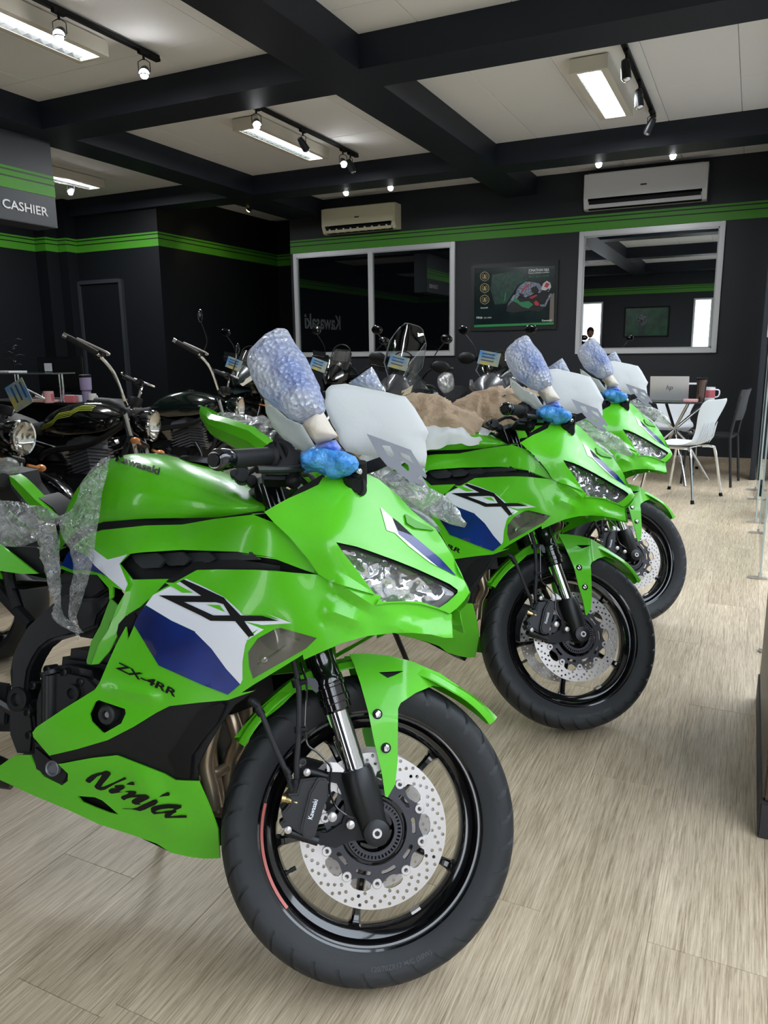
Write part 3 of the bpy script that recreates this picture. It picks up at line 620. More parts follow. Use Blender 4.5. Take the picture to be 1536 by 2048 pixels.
def ptube(pts, r, st=False, n=8, sub=4):
    """tube through (px, py, depth) points, rounded"""
    q = [Pl(x, y, d, st) for x, y, d in pts]; return MB().tube(smooth_path(q, sub), r, n)
def smooth_path(q, sub=4):
    q = [Vector(tuple(p)) for p in q]
    if len(q) < 3: return q
    out = []
    for i in range(len(q)-1):
        p0, p1, p2, p3 = q[max(i-1, 0)], q[i], q[i+1], q[min(i+2, len(q)-1)]
        for t in range(sub):
            u = t/sub; out.append(.5*((2*p1)+(p2-p0)*u+(2*p0-5*p1+4*p2-p3)*u*u+(3*p1-p0-3*p2+p3)*u**3))
    out.append(q[-1]); return out
def pillow(poly, yc, bulge, wrinkle=.006, step=9, st=False, seed=0, back=True, freq=14, edge=45):
    vs, fs = tri2d(poly, (), step); g = yc if callable(yc) else (lambda x, y: yc)
    V = []; Bk = []; k = len(vs)
    md = edge
    for x, y in vs:
        d = bdist(x, y, poly); t = min(1, d/md); b = bulge*math.sqrt(max(0, 1-(1-t)**2))
        p = Pl(x, y, g(x, y), st); nz = noise.fractal(p*freq+Vector((seed*7, 0, 0)), 1.0, 2.0, 3)*wrinkle
        V.append((p.x, p.y-b+nz*(.3+t), p.z+nz*.3)); Bk.append((p.x, p.y+b*.8+nz*t, p.z))
    mb = MB().add(V, [tuple(reversed(f)) for f in fs])
    if back:
        bd = [i for i, (x, y) in enumerate(vs) if bdist(x, y, poly) < .01]
        for i in bd: Bk[i] = V[i]
        mb.add(Bk, fs)
    return mb
def ptext(name, s, size, o, ux, uy, root, m, depth=None, dy=-.0022, offset=0, shear=0, bvh=None, sub=None):
    """flat lettering laid on a body panel: text space is mapped onto photograph pixels, then onto the panel"""
    v, f = text2d(s, 1, offset, shear); V = []
    bm = bmesh.new(); vv = [bm.verts.new(p) for p in v]
    for q in f:
        try: bm.faces.new([vv[i] for i in q])
        except ValueError: pass
    bmesh.ops.triangulate(bm, faces=bm.faces[:])
    for _ in range(2): bmesh.ops.subdivide_edges(bm, edges=[e for e in bm.edges if e.calc_length() > .15], cuts=1)
    bm.verts.index_update()
    for p in bm.verts:
        x = o[0]+ux[0]*p.co.x+uy[0]*p.co.y; y = o[1]+ux[1]*p.co.x+uy[1]*p.co.y
        if bvh:
            oo, d = lray(x, y); h = bvh.ray_cast(oo, d)
            q = (h[0]-d*.0015) if h[0] else Pl(x, y, -.15)
        else: q = Pl(x, y, (depth or yS)(x, y)+dy)
        V.append(tuple(q))
    mb = MB().add(V, [[v.index for v in f_.verts] for f_ in bm.faces]); bm.free()
    return add(name, mb, m, root, angle=180)

root = thing('motorcycle', (0, 0, 0)); root.matrix_local = M1
# ---------------- front wheel (steered), centre at WC
WC = Vector((0, 0, .302))
def tyre_mesh(width=.060, R=.299, seed=0, off=(0, 0, .302), rb=.2245):
    NU, NV = 816, 46
    prof = [(-.043, rb-.004), (-.047, rb+.002), (-.0515, rb+.012), (-.0575, rb+.028), (-.0600, rb+.044), (-.0570, rb+.056), (-.046, rb+.0655), (-.031, rb+.0715), (-.014, rb+.0745), (0, R)]
    prof = [(y*width/.06, r) for y, r in prof]; prof = prof+[(-y, r) for y, r in prof[-2::-1]]
    L = [0]
    for i in range(1, len(prof)): L.append(L[-1]+math.hypot(prof[i][0]-prof[i-1][0], prof[i][1]-prof[i-1][1]))
    P = []
    for j in range(NV+1):
        s = L[-1]*j/NV; i = max(k for k in range(len(L)-1) if L[k] <= s+1e-9); t = (s-L[i])/(L[i+1]-L[i]); P.append((prof[i][0]+(prof[i+1][0]-prof[i][0])*t, prof[i][1]+(prof[i+1][1]-prof[i][1])*t, s-L[-1]/2))
    V = np.empty((NU*(NV+1), 3)); k = 0
    for i in range(NU):
        for (y, r, s) in P:
            sgn = 1 if s >= 0 else -1; u = min(abs(s), .085); ph = (i+(0 if sgn > 0 else 12)) % 24; blk = (i//24) % 2
            a = 2*PI*i/NU-(.95*u-5.0*(u-.045)**2+5*.045**2)/R
            dep = 0
            if (.018 if blk else .030) < abs(s) < .078 and ph in (10, 11, 12, 13): dep = .0075
            rr = r-dep; V[k] = (off[0]+rr*math.cos(a), off[1]+y, off[2]+rr*math.sin(a)); k += 1
    F = []
    n = NV+1
    for i in range(NU):
        i2 = (i+1) % NU
        for j in range(NV): F.append((i*n+j, i*n+j+1, i2*n+j+1, i2*n+j))
    me = bpy.data.meshes.new('tyre'); me.from_pydata(V.tolist(), [], F); me.update(); return me
TYRE = tyre_mesh()
tyre = add('tyre', TYRE, RUB, root, True, 30)
def arc_text(s, size, r, a_mid, yside, th=.0005, c=WC, flip=False):
    v, f = text2d(s, size, .0003, 0, 'CENTER')
    V = []
    for x, y, z in v:
        a = a_mid - x/r if not flip else a_mid + x/r; rr = r+y if not flip else r-y
        V.append((c.x+rr*math.cos(a), yside, c.z+rr*math.sin(a)))
    return MB().add(V, f)
for s_, am in (('120/70ZR17 M/C (58W)', math.radians(-72)),):
    v = arc_text(s_, .0125, .2575, am, -.0601, flip=True)
    v.v = [(x, -(.0575+(math.hypot(x-WC.x, z-WC.z)-.2525)*.156)-.0009, z) for x, y, z in v.v]; add('sidewall_lettering', v, MATS.get('moulded_rubber') or mat('moulded_rubber', srgb(56, 58, 60), .5), root, True, 180)
rim = MB().lathe([(-.0455, .2225), (-.0475, .2265), (-.0455, .2275), (-.0435, .2235), (-.0425, .2165), (-.036, .2105), (-.030, .2085), (-.026, .1985), (-.020, .1905), (-.008, .188), (.008, .188), (.020, .1905), (.026, .1985), (.030, .2085), (.036, .2105), (.0425, .2165), (.0455, .2275), (.0475, .2265), (.0455, .2225)], WC, 'Y', 120)
add('rim', rim, GLOSSB, root, True, 30)
SPK = math.radians(-22)
for k in range(5):
    a = SPK+k*2*PI/5; mb = MB(); secs = []
    ca, sa = math.cos(a), math.sin(a)
    for r, hw, hd in ((.035, .016, .022), (.075, .0105, .018), (.13, .0075, .014), (.165, .0078, .013), (.180, .009, .014), (.187, .013, .017), (.1905, .018, .020)):
        pr = []
        for u, v in ((-1, -.55), (-.55, -1), (.55, -1), (1, -.55), (1, .55), (.55, 1), (-.55, 1), (-1, .55)):
            t = u*hw; pr.append((WC.x+r*ca-t*sa, v*hd, WC.z+r*sa+t*ca))
        secs.append(pr)
    mb.loft(secs, True, True); add('spoke', mb, GLOSSB, root, True, 30)
hub = MB().lathe([(-.055, .0), (-.055, .024), (-.050, .036), (-.03, .044), (.03, .044), (.05, .036), (.055, .024), (.055, 0)], WC, 'Y', 40)
add('wheel_hub', hub, GLOSSB, root, True)
# valve stem, balance weight, pale red arc on the rim
mb = MB(); q = [Pl(*cD([p])[0], -.012, True) for p in ((352, 1165), (385, 1150), (425, 1128))]
mb.tube([q[0], q[1]], [.0065, .005], 10); mb.tube([q[1], q[2]], [.0035, .0035], 10); mb.tube([q[1].lerp(q[2], .35), q[2]], [.0048, .0042], 10)
add('valve_stem', mb, RUB2, root, True)
aw = math.atan2(*reversed([(Pl(832, 1822, -.02, True)-WC)[i] for i in (0, 2)]))
mb = MB().lathe([(-.026, .1885), (-.026, .1835), (-.004, .1822), (-.004, .187)], WC, 'Y', 6, aw-.055, aw+.055)
add('balance_weight', mb, STEEL, root, True)
mb = MB().lathe([(-.0462, .2205), (-.0440, .2150)], WC, 'Y', 40, math.radians(172), math.radians(226))
rimarc = add('rim_stripe', mb, PINK, root, True, label='pale red stripe on the rim')
# ---------------- brake discs
NB = 10; BPH = math.radians(27)
def disc(side):
    y = side*.068
    outer = [(.145*math.cos(2*PI*i/120), .145*math.sin(2*PI*i/120)) for i in range(120)]
    inner = []
    for k in range(NB):   # inner edge with ten tabs carrying the floating buttons
        a = BPH+k*2*PI/NB
        for da, r in ((-.30, .1135), (-.20, .1125), (-.13, .108), (-.105, .0955), (.105, .0955), (.13, .108), (.20, .1125), (.30, .1135)): inner.append((r*math.cos(a+da), r*math.sin(a+da)))
    holes = [inner]
    for i in range(30):
        for r, da in ((.1385, 0), (.1310, .085), (.1235, .165), (.1165, .05)):
            if r < .12 and i % 2: continue
            a = 2*PI*i/30+da; holes.append([(r*math.cos(a)+.0035*math.cos(2*PI*j/8), r*math.sin(a)+.0035*math.sin(2*PI*j/8)) for j in range(8)])
    vs, fs = tri2d(outer, holes, .03)
    V, F = shell([(WC.x+x, y-.0023, WC.z+z) for x, z in vs], fs, (0, .0046, 0))
    return MB().add(V, F)
for side in (-1, 1):
    d = add('brake_disc', disc(side), STEEL, root, True, 40)
    y = side*.0695
    outer = []; 
    for k in range(NB):
        a = BPH+k*2*PI/NB
        for da, r in ((-.28, .0905), (-.16, .0955), (-.08, .101), (.08, .101), (.16, .0955), (.28, .0905)): outer.append((r*math.cos(a+da), r*math.sin(a+da)))
    holes = [[(.066*math.cos(2*PI*i/48), .066*math.sin(2*PI*i/48)) for i in range(48)]]
    for k in range(NB):
        a = BPH+(k+.5)*2*PI/NB; lp = [(.0845, -.17), (.0845, -.06), (.0845, .06), (.0845, .17), (.0800, .19), (.0765, .16), (.0765, .05), (.0765, -.05), (.0765, -.16), (.0800, -.19)]
        holes.append([(r*math.cos(a+t), r*math.sin(a+t)) for r, t in lp])
    vs, fs = tri2d(outer, holes, .02)
    V, F = shell([(WC.x+x, y-.003, WC.z+z) for x, z in vs], fs, (0, .006, 0))
    add('disc_carrier', MB().add(V, F), DGREY, root, True)
    for k in range(NB):
        a = BPH+k*2*PI/NB; c = Vector((WC.x+.0985*math.cos(a), 0, WC.z+.0985*math.sin(a)))
        mb = MB().lathe([(side*.0625, .0), (side*.0625, .0095), (side*.0745, .0095), (side*.0755, .0085), (side*.0755, .0042), (side*.072, .0038), (side*.072, 0)], (c.x, 0, c.z), 'Y', 14)
        if side < 0: add('disc_button', mb, STEEL, root, True)
        else:
            if k == 0: lb = MB()
            lb.add(mb.v, mb.f)
            if k == NB-1: add('far_disc_buttons', lb, STEEL, root, True)['kind'] = 'stuff'
    y = side*.0705     # spider towards the hub
    mb = MB().lathe([(side*.05, .034), (side*.064, .040), (side*.064, .062), (side*.058, .068)], WC, 'Y', 48)
    for k in range(5):
        a = BPH+.3+k*2*PI/5; mb.loft([[(WC.x+r*math.cos(a)-t*hw*math.sin(a), side*h, WC.z+r*math.sin(a)+t*hw*math.cos(a)) for t, h in ((-1, .050), (-1, .064), (1, .064), (1, .050))] for r, hw in ((.03, .018), (.05, .012), (.07, .016))], True, True)
    add('disc_spider', mb, GLOSSB, root, True)
# ABS tone ring with slots
outer = [(.0555*math.cos(2*PI*i/60), .0555*math.sin(2*PI*i/60)) for i in range(60)]
holes = [[(.040*math.cos(2*PI*i/40), .040*math.sin(2*PI*i/40)) for i in range(40)]]
for k in range(44):
    a = 2*PI*k/44; holes.append([(r*math.cos(a+t), r*math.sin(a+t)) for r, t in ((.0525, -.035), (.0525, .035), (.0465, .035), (.0465, -.035))])
vs, fs = tri2d(outer, holes, .02)
V, F = shell([(WC.x+x, -.0815, WC.z+z) for x, z in vs], fs, (0, .002, 0)); mb = MB().add(V, F)
mb.lathe([(-.082, .0570), (-.076, .0570), (-.070, .050)], WC, 'Y', 48)
add('sensor_ring', mb, DGREY, root, True)
# ---------------- fork legs
def fpt(s, y): return Vector((0, y, .305))+AX*s
for side in (-1, 1):
    y = side*.098
    mb = MB()
    mb.tube([fpt(-.012, y), fpt(.004, y), fpt(.03, y), fpt(.045, y), fpt(.085, y), fpt(.112, y), fpt(.122, y)], [.020, .026, .028, .0315, .0325, .0315, .028], 24)
    mb.lathe([(y+side*.030, .0), (y+side*.030, .016), (y+side*.027, .0245), (y+side*.0, .027), (y-side*.03, .024), (y-side*.034, .012), (y-side*.034, 0)], (0, 0, .305), 'Y', 32)
    add('fork_bottom', mb, SATIN, root, True)
    mb = MB().lathe([(y+side*.029, .0), (y+side*.029, .0045), (y+side*.0325, .005), (y+side*.0325, .009), (y+side*.0295, .0095)], (0, 0, .305), 'Y', 24)
    add('axle_end', mb, STEEL, root, True)
    add('fork_tube', MB().tube([fpt(.10, y), fpt(.27, y)], .0205, 32), CHROME, root, True)
    mb = MB()
    mb.tube([fpt(.236, y), fpt(.240, y), fpt(.252, y), fpt(.254, y), fpt(.266, y), fpt(.268, y), fpt(.284, y), fpt(.286, y), fpt(.292, y), fpt(.294, y), fpt(.306, y), fpt(.309, y), fpt(.34, y), fpt(.60, y), fpt(.62, y), fpt(.72, y)], [.026, .029, .029, .0315, .0315, .0295, .0295, .0315, .0315, .0295, .0295, .0275, .0275, .0275, .0265, .0265], 32)
    add('fork_outer_tube', mb, GLOSSB, root, True)
    if side < 0:
        cap = MB().tube([fpt(.72, y), fpt(.735, y), fpt(.737, y)], [.022, .022, .012], 20); add('fork_cap', cap, GREY, root, True)
mb = MB()   # triple clamps
for s_, h in ((.50, .03), (.70, .022)):
    a, b = fpt(s_, -.098), fpt(s_, .098); mb.tube([a, a.lerp(b, .3)+Vector((-.03, 0, -.013)), a.lerp(b, .7)+Vector((-.03, 0, -.013)), b], [.036, .03, .03, .036], 12)
add('fork_clamps', mb, PLASTIC, root, True)
# ---------------- calipers (right one shaped from the photograph, left one mirrored)
def both(name, mb, m, left=True, **k):
    add(name, mb, m, root, True, **k)
    if left: add('far_side_'+name if False else name, MB().add([(x, -y, z) for x, y, z in mb.v], [tuple(reversed(f)) for f in mb.f]), m, root, True, **k)
brk = sheet(cH([(310, 1240), (400, 1245), (560, 1290), (700, 1290), (790, 1310), (850, 1500), (900, 1650), (1000, 1760), (1090, 1850), (1080, 1940), (960, 1950), (800, 1960), (720, 1990), (640, 2030), (440, 1985), (200, 1930), (140, 1890), (150, 1820), (230, 1810), (400, 1880), (560, 1880), (700, 1790), (735, 1700), (730, 1600), (690, 1480), (650, 1400), (560, 1380), (420, 1340), (330, 1320)]), depth=-.092, th=.016, step=8, st=True)
both('caliper_bracket', brk, PLASTIC)
both('caliper_body', prism(cH([(300, 1360), (460, 1340), (560, 1360), (590, 1480), (560, 1560), (480, 1700), (450, 1880), (400, 1900), (290, 1890), (190, 1830), (120, 1840), (90, 1790), (130, 1760), (110, 1690), (160, 1640), (190, 1600), (180, 1500), (260, 1500)]), -.118, -.072, True, .004), SATIN)
both('caliper_cover', prism(cH([(470, 1345), (545, 1350), (568, 1390), (560, 1520), (440, 1915), (415, 1928), (335, 1928), (310, 1890), (300, 1830), (385, 1490)]), -.133, -.116, True, .004), mat('caliper_black', srgb(38, 37, 39), .45, .2))
for c, r in (((360, 1290), .0075), ((175, 1850), .0075), ((785, 1800), .0085), ((608, 1725), .0095)):
    p = Pl(*cH([c])[0], -.115, True); both('caliper_bolt', MB().lathe([(p.y+.02, r*.7), (p.y+.004, r*.75), (p.y, r), (p.y-.005, r*.9), (p.y-.007, r*.4), (p.y-.007, 0)], (p.x, 0, p.z), 'Y', 14), STEEL, False)
mb = MB()
for c, r in (((335, 1425), .009), ((228, 1730), .009), ((320, 1190), .007)):
    p = Pl(*cH([c])[0], -.112, True); mb.lathe([(p.y+.03, r), (p.y-.004, r), (p.y-.004, r*.55), (p.y+.004, r*.5), (p.y+.004, 0)], (p.x, 0, p.z), 'Y', 14)
mb.tube([Pl(*cH([c])[0], -.1, True) for c in ((340, 1270), (560, 1330))], .0085, 12); mb.tube([Pl(*cH([c])[0], -.1, True) for c in ((150, 1860), (470, 1960))], .0095, 12)
both('caliper_pins', mb, SATIN)
mb = MB().tube([Pl(*cH([c])[0], -.112, True) for c in ((115, 1540), (150, 1548), (152, 1550), (190, 1562), (192, 1562), (265, 1585))], [.0085, .0085, .0065, .0075, .0055, .0065], 12)
both('banjo_bolt', mb, BRASS)
v, f = text2d('Kawasaki', 1, .012)
o0, o1 = cH([(410, 1755)])[0], cH([(468, 1560)])[0]; L_ = max(p[0] for p in v)
ux = ((o1[0]-o0[0])/L_, (o1[1]-o0[1])/L_); uy = (-46/4.8767*1.35, -14/4.8767)
mb = MB().add([tuple(Pl(o0[0]+ux[0]*p[0]+uy[0]*p[1], o0[1]+ux[1]*p[0]+uy[1]*p[1], -.1338, True)) for p in v], f)
add('caliper_lettering', mb, WHITE, root, True, 180)
# bracket plate + brake hoses + sensor cable
def hose(name, pts, r, m=RUB2): return add(name, ptube([(*cD([(x, y)])[0], d) for x, y, d in pts], r, True, 10), m, root, True)
hose('brake_hose', [(195, 295, -.13), (235, 320, -.135), (262, 380, -.135), (318, 520, -.13), (368, 630, -.122), (392, 690, -.118), (405, 740, -.112)], .0052)
hose('brake_hose', [(400, 60, -.13), (425, 150, -.13), (440, 250, -.13), (440, 440, -.128), (430, 600, -.122), (428, 700, -.116), (420, 745, -.11)], .0058)
mb = MB()
for a, b, r in (((205, 300), (240, 330), .008), ((235, 335), (258, 372), .0078), ((372, 635), (392, 665), .0065), ((386, 668), (396, 690), .006)):
    add('hose_sleeve', MB().tube([Pl(*cD([c])[0], -.134 if a[0] < 300 else -.121, True) for c in (a, b)], r, 12), PLASTIC, root, True)
for a, b, r in (((424, 195), (436, 232), .0095), ((438, 430), (438, 462), .0078), ((426, 690), (424, 715), .0065)):
    add('hose_sleeve', MB().tube([Pl(*cD([c])[0], -.13, True) for c in (a, b)], r, 12), PLASTIC, root, True)
for a, b in (((440, 210), (480, 205)), ((440, 445), (482, 445))): add('hose_clip', MB().tube([Pl(*cD([c])[0], -.13, True) for c in (a, b)], .0055, 10), PLASTIC, root, True)
hose('sensor_cable', [(448, 110, -.125), (470, 180, -.13), (480, 240, -.132), (474, 440, -.132), (486, 520, -.13), (530, 555, -.128), (575, 600, -.126), (600, 640, -.13), (592, 740, -.13), (620, 820, -.13), (668, 862, -.13), (710, 880, -.125)], .0022, GLOSSB)
add('cable_bracket', sheet(cH([(550, 1190), (650, 1195), (700, 1240), (725, 1270), (715, 1290), (560, 1285)]), depth=-.112, th=.003, st=True), STEEL, root, True)
add('guide_plate', sheet(cH([(340, 375), (370, 368), (440, 375), (480, 430), (490, 480), (460, 512), (425, 500), (400, 450), (350, 430)]), depth=-.117, th=.003, st=True), DGREY, root, True)
# ---------------- front fender
mb = MB(); secs = []
for i in range(33):
    t = i/32; a = math.radians(154)+(math.radians(42)-math.radians(154))*t
    rr = .320+.012*math.sin(PI*t)+.02*max(0, t-.8)/.2; wv = .066 if 0.18 < t < .8 else (.066*(.35+.65*math.sin(min(1, t/.18)*PI/2)) if t <= .18 else .066*(1-((t-.8)/.2)**1.6*.8))
    sec = []
    for u in (-1, -.86, -.5, 0, .5, .86, 1):
        dr = 0 if abs(u) < .6 else (-.004 if abs(u) < .9 else -.016)
        if u == 0: dr = .006
        sec.append((WC.x+(rr+dr)*math.cos(a), u*wv, WC.z+(rr+dr)*math.sin(a)))
    secs.append(sec)
mb.loft(secs); V, F = shell(mb.v, mb.f, lambda i: tuple((Vector((0, 0, 0))+(WC-Vector(mb.v[i])).normalized()*.003)))
add('fender', MB().add(V, F), GREEN, root, True, 40)
# fender side blades (from the photograph), both sides
def fd(x, y):
    q = cD([(0, 0)])[0]; X, Y = (x-420)*2.477419, (y-1280)*2.477419
    # near the arch -0.075, at the leg -0.118, forward tip -0.02
    base = -.112
    if Y < 380: base = -.072-.04*max(0, Y-70)/310
    if X > 960: base += .075*min(1, (X-960)/280)
    return base
leg = cD([(690, 70), (712, 118), (745, 215), (785, 360), (815, 510), (850, 650), (868, 775), (880, 780), (918, 715), (930, 600), (932, 340), (945, 312), (1020, 262), (1100, 228), (1170, 236), (1238, 245), (1232, 228), (1140, 165), (1000, 105), (880, 76), (760, 66)])
slot = cD([(835, 160), (960, 153), (915, 175), (880, 188)])
lg = sheet(leg, depth=fd, th=.004, step=9, holes=[slot], st=True)
both('fender_side', lg, GREEN)
add('fender_slot', sheet(cD([(828, 155), (968, 148), (918, 180), (878, 194)]), depth=lambda x, y: fd(x, y)+.007, th=.002, st=True), BLK, root, True)
rear = cD([(118, 485), (180, 410), (260, 325), (400, 205), (470, 165), (600, 110), (640, 200), (655, 300), (650, 400), (650, 470), (636, 470), (600, 430), (565, 340), (540, 280), (510, 248), (470, 245), (420, 262), (350, 330), (260, 400), (190, 455), (150, 482)])
rd = lambda x, y: -.098 if (x-420)*2.477 > 560 else -.098+.09*((560-(x-420)*2.477)/450)
both('fender_rear_side', sheet(rear, depth=rd, th=.004, step=9, st=True), GREEN)
for c in ((830, 367), (872, 535)):
    p = cD([c])[0]; p = Pl(p[0], p[1], fd(*p)-.002, True)
    b_ = MB().lathe([(p.y+.004, .0098), (p.y-.001, .0098), (p.y-.001, .0072)], (p.x, 0, p.z), 'Y', 20)
    b2 = MB().lathe([(p.y, .0074), (p.y-.003, .0068), (p.y-.004, .004), (p.y-.001, .0035), (p.y-.001, 0)], (p.x, 0, p.z), 'Y', 18)
    o = add('fender_bolt', b2, CHROME, root, True); add('bolt_washer', b_, BLK, root, True)

# ---------------- fairing panels
def body(name, poly, m, dy=0, left=True, angle=28, **k):
    o = add(name, sheet(poly, dy, **k), m, root, False, angle)
    if left: add(name, sheet(poly, dy, only_mirror=True, **k), m, root, False, angle)
    return o
lens_hole = [(551, 1257), (562, 1256), (634, 1276), (612, 1297), (505, 1358), (497, 1335), (495, 1305), (515, 1277)]
slider = cC([(520, 425), (540, 412), (685, 460), (690, 485), (665, 540), (575, 592), (560, 590), (500, 530), (490, 490)])
mainp = cA([(1080, 713), (1200, 710), (1400, 712), (1536, 716)]) + cB([(60, 658), (200, 664), (300, 674), (440, 685), (500, 722), (640, 765), (775, 802), (745, 850), (790, 838), (900, 832), (990, 845), (1093, 872), (1130, 893), (1160, 900), (1166, 1030), (1120, 1030), (1050, 1012), (940, 1003), (840, 1004), (700, 1020), (560, 1060), (430, 1115), (350, 1152)]) \
    + cD([(460, 72), (330, 152), (205, 228), (155, 262)]) + cC([(1400, 360), (1250, 412), (1100, 425), (930, 445), (860, 480), (730, 560), (590, 632), (420, 682), (270, 717), (182, 615), (178, 590), (200, 560), (350, 460), (520, 355), (545, 318), (600, 190), (640, 100), (690, 10)]) + cA([(700, 1100), (740, 1010), (830, 850), (1000, 757)])
body('side_fairing', mainp, GREEN, holes=[lens_hole, slider], step=10, inner=crease_lines(mainp, [lens_hole, slider]))
# turn signal
add('turn_signal', sheet(lens_hole, dy=.001, th=.002), SMOKE, root)
add('turn_signal_housing', sheet(lens_hole, dy=.028, th=.004), mat('signal_reflector', srgb(150, 148, 142), .3, .3), root)
mb = MB(); p = Pl(528, 1318, -.205); mb.sphere(p, .009, 8)
for a, b in (((520, 1285), (560, 1272)), ((515, 1330), (575, 1290)), ((545, 1268), (600, 1280))): mb.tube([Pl(*a, -.20), Pl(*b, -.20)], .0022, 6)
add('signal_bulb', mb, CHROME, root)
# frame slider pocket
add('slider_pocket', sheet(slider, dy=.022, th=.003), BLK, root)
mb = MB(); p = Pl(*cC([(590, 492)])[0], -.212)
mb.lathe([(p.y+.03, .020), (p.y-.004, .019), (p.y-.008, .016), (p.y-.008, .009), (p.y+.004, .008), (p.y+.004, 0)], (p.x, 0, p.z), 'Y', 28)
add('frame_slider', mb, RUB2, root)
mb = MB().lathe([(p.y+.003, .0065), (p.y-.001, .006), (p.y-.001, 0)], (p.x, 0, p.z), 'Y', 12); add('slider_bolt', mb, STEEL, root)
add('slider_surround', sheet(cC([(410, 535), (440, 470), (530, 412), (515, 425), (490, 490), (500, 530), (560, 590), (555, 602), (440, 555)]), dy=.004, th=.004), GREEN, root)
# upper side panel below the tank
upp = cA([(395, 592), (430, 560), (480, 518), (560, 494), (800, 469), (1000, 464), (1180, 432), (1440, 404), (1500, 400)]) + cB([(60, 350), (190, 400), (265, 470), (375, 600), (445, 690), (330, 650), (200, 600), (0, 570)]) + cA([(1536, 650), (1300, 613), (1000, 603), (780, 616), (710, 625), (655, 678), (700, 790), (690, 832), (612, 800), (560, 735), (480, 714), (400, 714), (335, 690)])
body('upper_side_panel', upp, GREEN, dy=.008, step=11)
body('tank_trim', cA([(340, 588), (380, 540), (450, 482), (570, 449), (800, 432), (1000, 429), (1200, 424), (1440, 388), (1460, 404), (1180, 436), (1000, 468), (800, 473), (560, 498), (480, 522), (400, 585)]), PLASTIC, dy=.014, step=10)
# louvred vent
vent = cA([(655, 680), (700, 628), (780, 616), (1000, 601), (1300, 611), (1536, 648)]) + cB([(0, 566), (200, 596), (330, 646), (440, 684), (300, 678), (200, 668), (60, 662)]) + cA([(1536, 718), (1300, 714), (1090, 716), (960, 790), (900, 768), (725, 766)])
body('vent_panel', vent, PLASTIC, dy=.034, step=10)
for i, (x0, x1) in enumerate(((720, 900), (870, 1040), (1000, 1180), (1120, 1420))):
    yt, yb = 628-6*min(i, 1), 700-i*14
    q = cA([(x0, yt), (x1-40, yt-8), (x1, yt+34), (x1-30, yb), (x0+60, yb+4), (x0+20, yt+40)])
    yy = yF(*q[0]); add('louvre', sheet(q, dy=0, depth=lambda x, y, q=q: yF(x, y)+.026-.022*min(1, max(0, (x-q[0][0])/(q[2][0]-q[0][0]))), th=.01, step=8), LOUVREHI, root)
body('duct_trim', cA([(1536,718),(1300,714),(1080,713),(1000,757),(830,850),(740,1010),(700,1090),(715,1010),(745,950),(790,900),(860,832),(925,765),(1000,720),(1060,668),(1300,655),(1536,690)]), PLASTIC, dy=.012, step=10)
body('duct_panel', cA([(655,680),(725,766),(925,762),(860,832),(770,915),(705,955),(655,1010),(640,1075)])+cC([(640,66),(600,145),(540,214),(500,218),(545,100)])+cA([(590,1050),(615,985),(645,910),(690,832),(700,790)]), GREEN, dy=.014, step=10)
add('duct_opening', sheet(cA([(640,1062),(650,1010),(690,965),(735,950),(746,965),(722,1030),(682,1078),(652,1088)]), dy=.009, th=.004, step=8), BLK, root)
add('duct_blade', sheet(cA([(605,868),(648,910),(600,1010),(588,1060)])+cC([(548,100),(498,218),(478,214),(474,200),(500,90)])+cA([(548,1020)]), dy=.018, th=.004, step=8), GREEN2, root)
add('duct_edge', sheet(cA([(335,688),(400,711),(540,720),(620,800),(616,865),(600,876),(597,814),(533,740),(400,730),(333,706)]), dy=.012, th=.006, step=8), GREEN, root)
# black lower panel + belly
body('lower_side_panel', cC([(300, 760), (268, 716), (420, 680), (590, 630), (860, 478), (930, 443), (1100, 423), (1250, 410), (1400, 352), (1330, 410), (1285, 440), (1200, 560), (1125, 690), (1085, 770), (1088, 856), (960, 852), (900, 817), (700, 740), (640, 715), (500, 730)]), PLASTIC, dy=.006, step=11)
add('side_scoop', sheet(cC([(1080, 480), (1130, 455), (1215, 428), (1235, 440), (1190, 540), (1120, 620), (1050, 720), (1040, 850), (960, 822), (918, 712), (950, 680)]), dy=-.004, th=.006), BLK, root)
bvent = cC([(425, 938), (520, 945), (560, 962), (600, 995), (650, 1040), (600, 1030), (520, 1000), (450, 970)])
body('belly_fairing', cC([(-200, 690), (0, 772), (60, 728), (90, 712), (165, 714), (180, 750), (240, 830), (340, 880), (372, 855), (372, 815), (318, 764), (500, 730), (640, 715), (700, 739), (900, 816), (960, 851), (1088, 857), (1150, 1000), (1195, 1120), (1205, 1280), (1120, 1282), (1050, 1274), (940, 1250), (860, 1200), (750, 1160), (540, 1092), (370, 1012), (200, 942), (0, 850), (-200, 765)]), GREEN, holes=[bvent], step=12)
add('belly_vent', sheet(bvent, dy=.015, th=.003), BLK, root)
add('belly_floor', MB().loft([[tuple(Pl(*cC([q])[0], yF(*cC([q])[0])+.004)), tuple(Vector((Pl(*cC([q])[0], yF(*cC([q])[0])).x, 0, Pl(*cC([q])[0], yF(*cC([q])[0])).z-.03))), tuple(Vector((1, -1, 1))*Pl(*cC([q])[0], yF(*cC([q])[0])+.004))] for q in ((-200, 765), (0, 850), (370, 1012), (750, 1158), (940, 1248), (1050, 1272))]), BLK, root)
